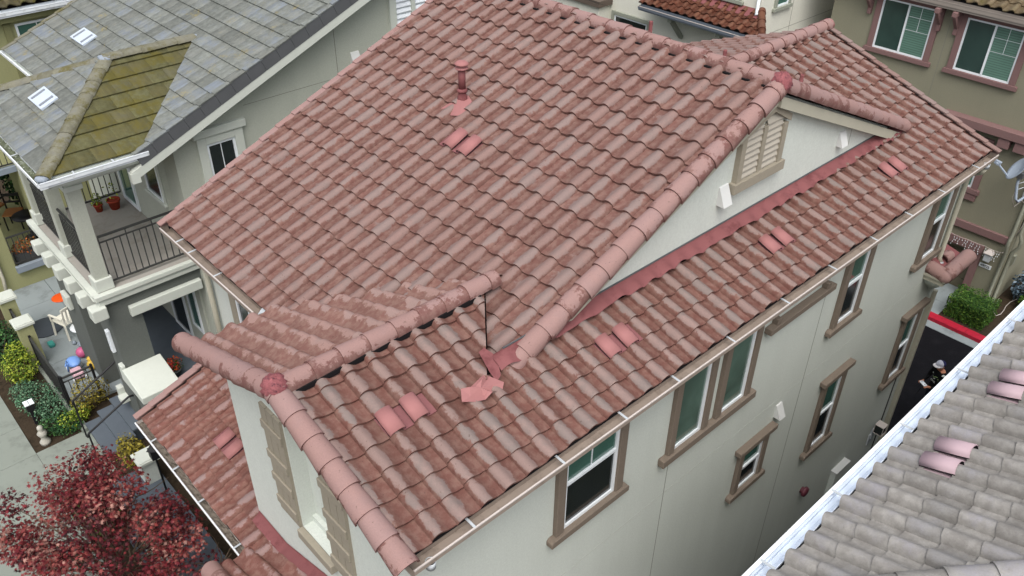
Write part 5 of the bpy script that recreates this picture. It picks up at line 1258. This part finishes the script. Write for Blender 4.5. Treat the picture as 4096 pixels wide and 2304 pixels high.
mb = MB(); mb.box(.02, .16, 14.93, 15.13, PZ, PZ + .10); tag(mb.build('toy_box', plain('teal_plastic', lin(70, 160, 150), .5, .4, .06), None, loc=(.09, 15.03, PZ), bevel=.03), 'small teal toy box on the patio near the fence', 'toy box')
mb = MB(); mb.ball((.60, 14.55, PZ + .06), .06, .09, .06, 10, 6); mb.ball((.52, 14.72, PZ + .05), .05, .06, .05, 10, 6); top('toy', 'small white and grey toy between the play table and the pink ball', 'toy', mb, M['ledge'], (.6, 14.6, PZ))
# balcony and porch pots
M['terra'] = plain('terracotta_pot', lin(150, 62, 44), .8, .2, .1, 8)
def pot(label, x, y, z, r, h, mat, lab2='yellowleaf', n=120, sz=.05, seed=1, up=.2):
    q = random.Random(seed); t = thing('flower_pot', label, 'flower pot', (x, y, z)); mb = MB(); mb.lathe((x, y, z), [(r * .7, 0), (r, h * .85), (r * 1.1, h * .86), (r * 1.1, h), (r * .9, h), (r * .88, h * .9)], 16); mb.build('pot', M[mat], t)
    mb = MB(); leaves(mb, (x, y, z + h + up * .5), (r * 1.1, r * 1.1, up), n, sz, q=q); mb.build('plant', M[lab2], t); return t
pot('small red pot with a yellow green plant on the balcony floor', 1.66, 13.45, -2.66, .09, .17, 'terra', seed=41, sz=.04)
pot('wider red pot with a thin seedling on the balcony floor', 1.96, 13.35, -2.66, .13, .22, 'terra', n=24, seed=42, sz=.05, up=.28)
M['flowers'] = leafmat('red_orange_flowers', [lin(40, 60, 26), lin(52, 74, 30), lin(170, 40, 60), lin(200, 96, 40), lin(150, 30, 40)])
pot('planter of red and orange flowers on the slate porch floor', 1.50, 10.86, -5.50, .17, .18, 'darkrake', 'flowers', 420, .045, 43, .16)
# chairs and table in the green house porch
M['seatwood'] = plain('tan_wood', lin(176, 120, 74), .7, .3, .1)
def pchair(label, x, y, z, rz):
    t = thing('porch_chair', label, 'chair', (x, y, z), 'wooden chairs in the green house porch'); c, s = math.cos(rz), math.sin(rz); P = lambda a, b, h: V((x + a * c - b * s, y + a * s + b * c, z + h))
    mb = MB(); mb.hexa([P(-.22, -.22, .44), P(.22, -.22, .44), P(.22, .22, .44), P(-.22, .22, .44), P(-.22, -.22, .48), P(.22, -.22, .48), P(.22, .22, .48), P(-.22, .22, .48)]); mb.build('seat', M['seatwood'], t)
    for a in (-.2, .2):
        for b in (-.2, .2): mb = MB(); mb.beam(P(a, b, 0), P(a, b, .44 if b > 0 else .95), .035, .035, up=(1, 0, 0)); mb.build('leg', M['black'], t)
    mb = MB(); mb.beam(P(-.22, -.2, .9), P(.22, -.2, .9), .03, .08); mb.beam(P(-.2, -.2, .68), P(.2, -.2, .68), .025, .05); mb.build('backrest', M['black'], t)
pchair('tan wooden chair nearest the column in the green house porch', 1.15, 20.4, -5.95, 2.6)
pchair('tan wooden chair further back in the green house porch', .85, 21.1, -5.95, .6)
mb = MB(); PB = thing('porch_table', 'dark round table in the green house porch', 'table', (1.28, 19.55, -5.95)); mb.lathe((1.28, 19.55, -5.30), [(.34, 0), (.36, .03), (.02, .035)], 20); mb.build('tabletop', M['black'], PB); mb = MB(); mb.lathe((1.28, 19.55, -5.95), [(.22, 0), (.04, .03), (.035, .65)], 10); mb.build('leg', M['black'], PB)
q = random.Random(77); mb = MB(); PX = thing('planter_box', 'planter of orange and tan flowers behind the green house porch railing', 'planter', (.8, 18.4, -5.95)); mb.box(.5, 1.15, 18.28, 18.5, -5.95, -5.65); mb.build('box', M['darkrake'], PX); mb = MB(); leaves(mb, (.82, 18.4, -5.52), (.36, .16, .2), 260, .06, q=q); mb.build('flowers', leafmat('tan_orange_flowers', [lin(60, 60, 30), lin(120, 90, 50), lin(190, 110, 60), lin(150, 70, 40)]), PX)
# cable lying on the soil
mb = MB(); z = GZ + .115; mb.tube([(21.95, 1.10, z), (21.45, 1.02, z), (21.15, .93, z), (21.0, .80, z), (21.2, .74, z), (21.45, .76, z), (21.7, .80, z), (22.0, .80, z), (22.35, .72, z), (22.5, .78, z)], .011, 6); top('cable', 'loose white cable lying on the soil by the taupe house', 'cable', mb, M['lip'], (21.5, .9, z))
# iron post and stone in the gap between the houses
mb = MB(); IP = thing('iron_post', 'black iron gate post with ball finial beside the long cream wall', 'gate post', (7.40, .10, GZ)); mb.box(7.34, 7.46, .04, .16, GZ, -6.95); mb.build('post', M['black'], IP)
mb = MB(); mb.lathe((7.40, .10, -6.95), [(.085, 0), (.085, .03), (.04, .05), (.03, .08), (.055, .12), (.05, .17), (.015, .20)], 12); mb.build('finial', M['black'], IP)
mb = MB(); mb.ball((7.78, .02, -7.75), .24, .24, .75, 14, 10); top('boulder', 'rounded brown stone post behind the black iron gate post', 'stone post', mb, plain('brown_stone', lin(104, 98, 86), .95, .1, .25, 8, .6, 30), (7.78, .02, GZ))
# ================================================================== PERSON IN THE ALLEY
PP = V((15.62, .30, GZ)); fw = V((-.86, .51, 0)).normalized(); rg = V((fw.y, -fw.x, 0))
def W2(p): return PP + rg * p[0] + fw * p[1] + V((0, 0, p[2]))
jv = []; je = []; jr = []
def J(p, r, par=None):
    jv.append(p); jr.append(r)
    if par is not None: je.append((par, len(jv) - 1))
    return len(jv) - 1
pel = J((0, 0, .95), (.165, .12)); bel = J((0, .01, 1.10), (.16, .115), pel); che = J((0, .0, 1.30), (.185, .125), bel); up = J((0, .01, 1.42), (.13, .09), che); nek = J((0, .04, 1.50), (.058, .06), up); hb = J((0, .075, 1.57), (.075, .085), nek); hd = J((0, .10, 1.655), (.082, .098), hb); J((0, .09, 1.725), (.06, .07), hd)
J((0, .205, 1.615), (.014, .018), hd)
for s in (-1, 1): J((s * .088, .085, 1.63), (.012, .022), hd)
for s in (-1, 1):
    sh = J((s * .20, .0, 1.41), (.075, .075), up); el = J((s * .255, .06, 1.13), (.054, .054), sh); wr = J((s * .13, .28, 1.09), (.034, .03), el); pa = J((s * .105, .345, 1.10), (.034, .018), wr)
    for k, (dx, L) in enumerate(((.030, .062), (.011, .074), (-.010, .070), (-.029, .052))):
        a = J((s * (.105 + dx * .8), .375, 1.105), (.011, .011), pa); b = J((s * (.100 + dx), .375 + L * .55, 1.100), (.009, .009), a); J((s * (.085 + dx), .372 + L * .75, 1.075), (.008, .008), b)
    t = J((s * .075, .345, 1.118), (.012, .012), pa); t2 = J((s * .052, .375, 1.125), (.010, .010), t); J((s * .040, .40, 1.118), (.008, .008), t2)
    hi = J((s * .095, .0, .90), (.098, .10), pel); kn = J((s * .11, .035, .50), (.066, .07), hi); an = J((s * .115, -.01, .10), (.045, .05), kn); J((s * .125, .15, .045), (.045, .035), an)
me = bpy.data.meshes.new('skeleton'); me.from_pydata([tuple(p) for p in jv], je, []); me.update()
tmp = bpy.data.objects.new('skeleton_tmp', me); COL.objects.link(tmp)
sk = tmp.modifiers.new('skin', 'SKIN'); sk.use_smooth_shade = True
for k, d in enumerate(me.skin_vertices[0].data): d.radius = jr[k]; d.use_root = (k == 0)
sb = tmp.modifiers.new('sub', 'SUBSURF'); sb.levels = 2; sb.render_levels = 2
bpy.context.view_layer.update(); dg = bpy.context.evaluated_depsgraph_get()
bm_ = bpy.data.meshes.new_from_object(tmp.evaluated_get(dg)); bpy.data.objects.remove(tmp, do_unlink=True)
bm_.name = 'person'
M['jacket'] = plain('black_jacket_cloth', (.008, .008, .009, 1), .9, .15, .3, 14, .4, 60); M['trouser'] = plain('dark_navy_denim', (.010, .013, .022, 1), .9, .15, .3, 14); M['skin'] = plain('skin', lin(186, 128, 100), .6, .3, .08, 10); M['shoe'] = plain('dark_shoe', (.02, .02, .022, 1), .7)
for m in ('jacket', 'trouser', 'skin', 'shoe'): bm_.materials.append(M[m])
for p in bm_.polygons:
    c = p.center; p.use_smooth = True
    if c.z > 1.49 or (c.y > .285 and c.z > 1.0): p.material_index = 2
    elif c.z > .90: p.material_index = 0
    elif c.z > .10: p.material_index = 1
    else: p.material_index = 3
for v in bm_.vertices: v.co = W2(v.co) - PP
PO = bpy.data.objects.new('person', bm_); COL.objects.link(PO); PO.location = PP
tag(PO, 'person in a grey cap and printed black jacket in the alley holding a controller', 'person')
mb = MB(); hc_ = (0, .088, 1.685); rings = []; n = 20
for i in range(7):
    t = rad(92) * i / 6; rr = math.sin(t); rings.append([mb.vert(W2((hc_[0] + .103 * rr * math.cos(a * 2 * math.pi / n), hc_[1] + .118 * rr * math.sin(a * 2 * math.pi / n), hc_[2] + .098 * math.cos(t)))) for a in range(n)])
for i in range(6):
    for a in range(n): b = (a + 1) % n; mb.face((rings[i][a], rings[i + 1][a], rings[i + 1][b], rings[i][b]), 0 if (a < 10) else 1, True)
cap = mb.build('cap', [plain('light_grey_cap_cloth', lin(176, 178, 190), .9, .1), plain('navy_cap_mesh', lin(40, 42, 78), .9, .1)], PO)
mb = MB(); br = []
for a in range(9):
    t = rad(180) * a / 8; br.append((mb.vert(W2((.095 * math.cos(t), .088 + .09 * math.sin(t), 1.686))), mb.vert(W2((.10 * math.cos(t), .10 + .185 * math.sin(t) ** .7, 1.668 - .012 * abs(math.cos(t))))), mb.vert(W2((.10 * math.cos(t), .10 + .185 * math.sin(t) ** .7, 1.660 - .012 * abs(math.cos(t)))))))
for a in range(8): mb.face((br[a][0], br[a][1], br[a + 1][1], br[a + 1][0]), 0, True); mb.face((br[a][1], br[a][2], br[a + 1][2], br[a + 1][1]), 0); mb.face((br[a][0], br[a + 1][0], br[a + 1][2], br[a][2]), 0)
mb.build('brim', plain('pale_cap_brim', lin(206, 204, 206), .85, .15), cap)
M['print'] = plain('white_print', lin(210, 214, 208), .8, .2); M['printg'] = plain('pale_green_print', lin(150, 178, 120), .8, .2)
def chest(a, z, off=.010): return W2((a, .122 + off - .35 * a * a - max(0, z - 1.3) * .28, z))
mb = MB()
def strip(pts, w, m=0):
    for k in range(len(pts) - 1):
        (a0, z0), (a1, z1) = pts[k], pts[k + 1]; mb.poly([chest(a0, z0 - w), chest(a1, z1 - w), chest(a1, z1 + w), chest(a0, z0 + w)], m)
strip([(-.13, 1.25), (-.12, 1.31), (-.10, 1.29)], .007, 1); strip([(-.08, 1.33), (-.02, 1.31), (.02, 1.27), (.06, 1.28)], .008, 1); strip([(-.03, 1.255), (.02, 1.235)], .010, 0); strip([(.09, 1.34), (.12, 1.35)], .012, 0)
pr = mb.build('jacket_print', [M['print'], M['printg']], PO)
me = text_mesh('ONE', .075, .001); tx = bpy.data.objects.new('lettering', me); COL.objects.link(tx); me.materials.append(M['print']); tx.parent = PO
X = -rg; Z = V((0, 0, 1)); Yn = fw; o_ = chest(0, 1.17, .022) - PP
tx.matrix_local = Matrix(((X.x, Z.x, Yn.x, o_.x), (X.y, Z.y, Yn.y, o_.y), (X.z, Z.z, Yn.z, o_.z), (0, 0, 0, 1)))
mb = MB(); mb.hexa([W2(p) for p in ((-.21, .02, 1.455), (-.15, .05, 1.455), (-.15, .09, 1.42), (-.21, .06, 1.42), (-.21, .03, 1.475), (-.15, .06, 1.475), (-.15, .10, 1.435), (-.21, .07, 1.435))]); mb.build('shoulder_patch', M['print'], PO)
RC = thing('remote_controller', 'small white remote controller with black arms held by the person in the alley', 'remote controller', tuple(W2((0, .37, 1.09))))
mb = MB(); mb.hexa([W2(p) for p in ((-.10, .34, 1.112), (.10, .34, 1.112), (.10, .43, 1.112), (-.10, .43, 1.112), (-.10, .34, 1.14), (.10, .34, 1.14), (.10, .43, 1.13), (-.10, .43, 1.13))]); mb.build('body', M['white'], RC, bevel=.01)
mb = MB()
for s in (-1, 1): mb.tube([W2((s * .06, .385, 1.13)), W2((s * .06, .385, 1.16))], .008, 6)
mb.tube([W2((-.05, .43, 1.12)), W2((-.04, .47, 1.0)), W2((0, .44, .9)), W2((.03, .42, .8))], .008, 6); mb.build('stick', M['black'], RC)
# ================================================================== LIGHT, SKY, CAMERA
w = bpy.data.worlds.new('World'); SC.world = w; w.use_nodes = True
nt = w.node_tree; bg = nt.nodes['Background']
sky = nt.nodes.new('ShaderNodeTexSky'); sky.sky_type = 'NISHITA'; sky.sun_disc = False
EL, AZ = rad(60), rad(222)          # sun azimuth clockwise from +y
sky.sun_elevation = EL; sky.sun_rotation = AZ
sky.air_density = 1.0; sky.dust_density = 6.0; sky.ozone_density = 1.0
hs = nt.nodes.new('ShaderNodeHueSaturation'); hs.inputs['Saturation'].default_value = 0.42
nt.links.new(sky.outputs[0], hs.inputs['Color']); nt.links.new(hs.outputs[0], bg.inputs[0]); bg.inputs[1].default_value = 0.15
sl = bpy.data.lights.new('sun', 'SUN'); sl.energy = 0.6; sl.angle = rad(50); sl.color = (1.0, .98, .96)
so = bpy.data.objects.new('sun', sl); COL.objects.link(so)
sd = V((math.sin(AZ) * math.cos(EL), math.cos(AZ) * math.cos(EL), math.sin(EL)))
so.rotation_euler = sd.to_track_quat('Z', 'Y').to_euler(); so.location = sd * 40
cp = (-2.582244535, -4.118926168, 6.561290635, 0.82333586, 0.61491268, 0.00898836, 3403.41)
F = V((math.cos(cp[3]) * math.cos(cp[4]), math.sin(cp[3]) * math.cos(cp[4]), -math.sin(cp[4])))
Rt = V((math.sin(cp[3]), -math.cos(cp[3]), 0)); U = Rt.cross(F)
c, s = math.cos(cp[5]), math.sin(cp[5]); R2 = Rt * c + U * s; U2 = U * c - Rt * s
cam = bpy.data.cameras.new('camera'); cam.sensor_width = 36; cam.lens = cp[6] / 4096 * 36; cam.clip_start = .05; cam.clip_end = 600
co = bpy.data.objects.new('camera', cam); COL.objects.link(co)
co.matrix_world = Matrix(((R2.x, U2.x, -F.x, cp[0]), (R2.y, U2.y, -F.y, cp[1]), (R2.z, U2.z, -F.z, cp[2]), (0, 0, 0, 1)))
SC.camera = co
vs = SC.view_settings; vs.view_transform = 'Standard'; vs.look = 'None'; vs.gamma = 1.0; vs.exposure = 0.62
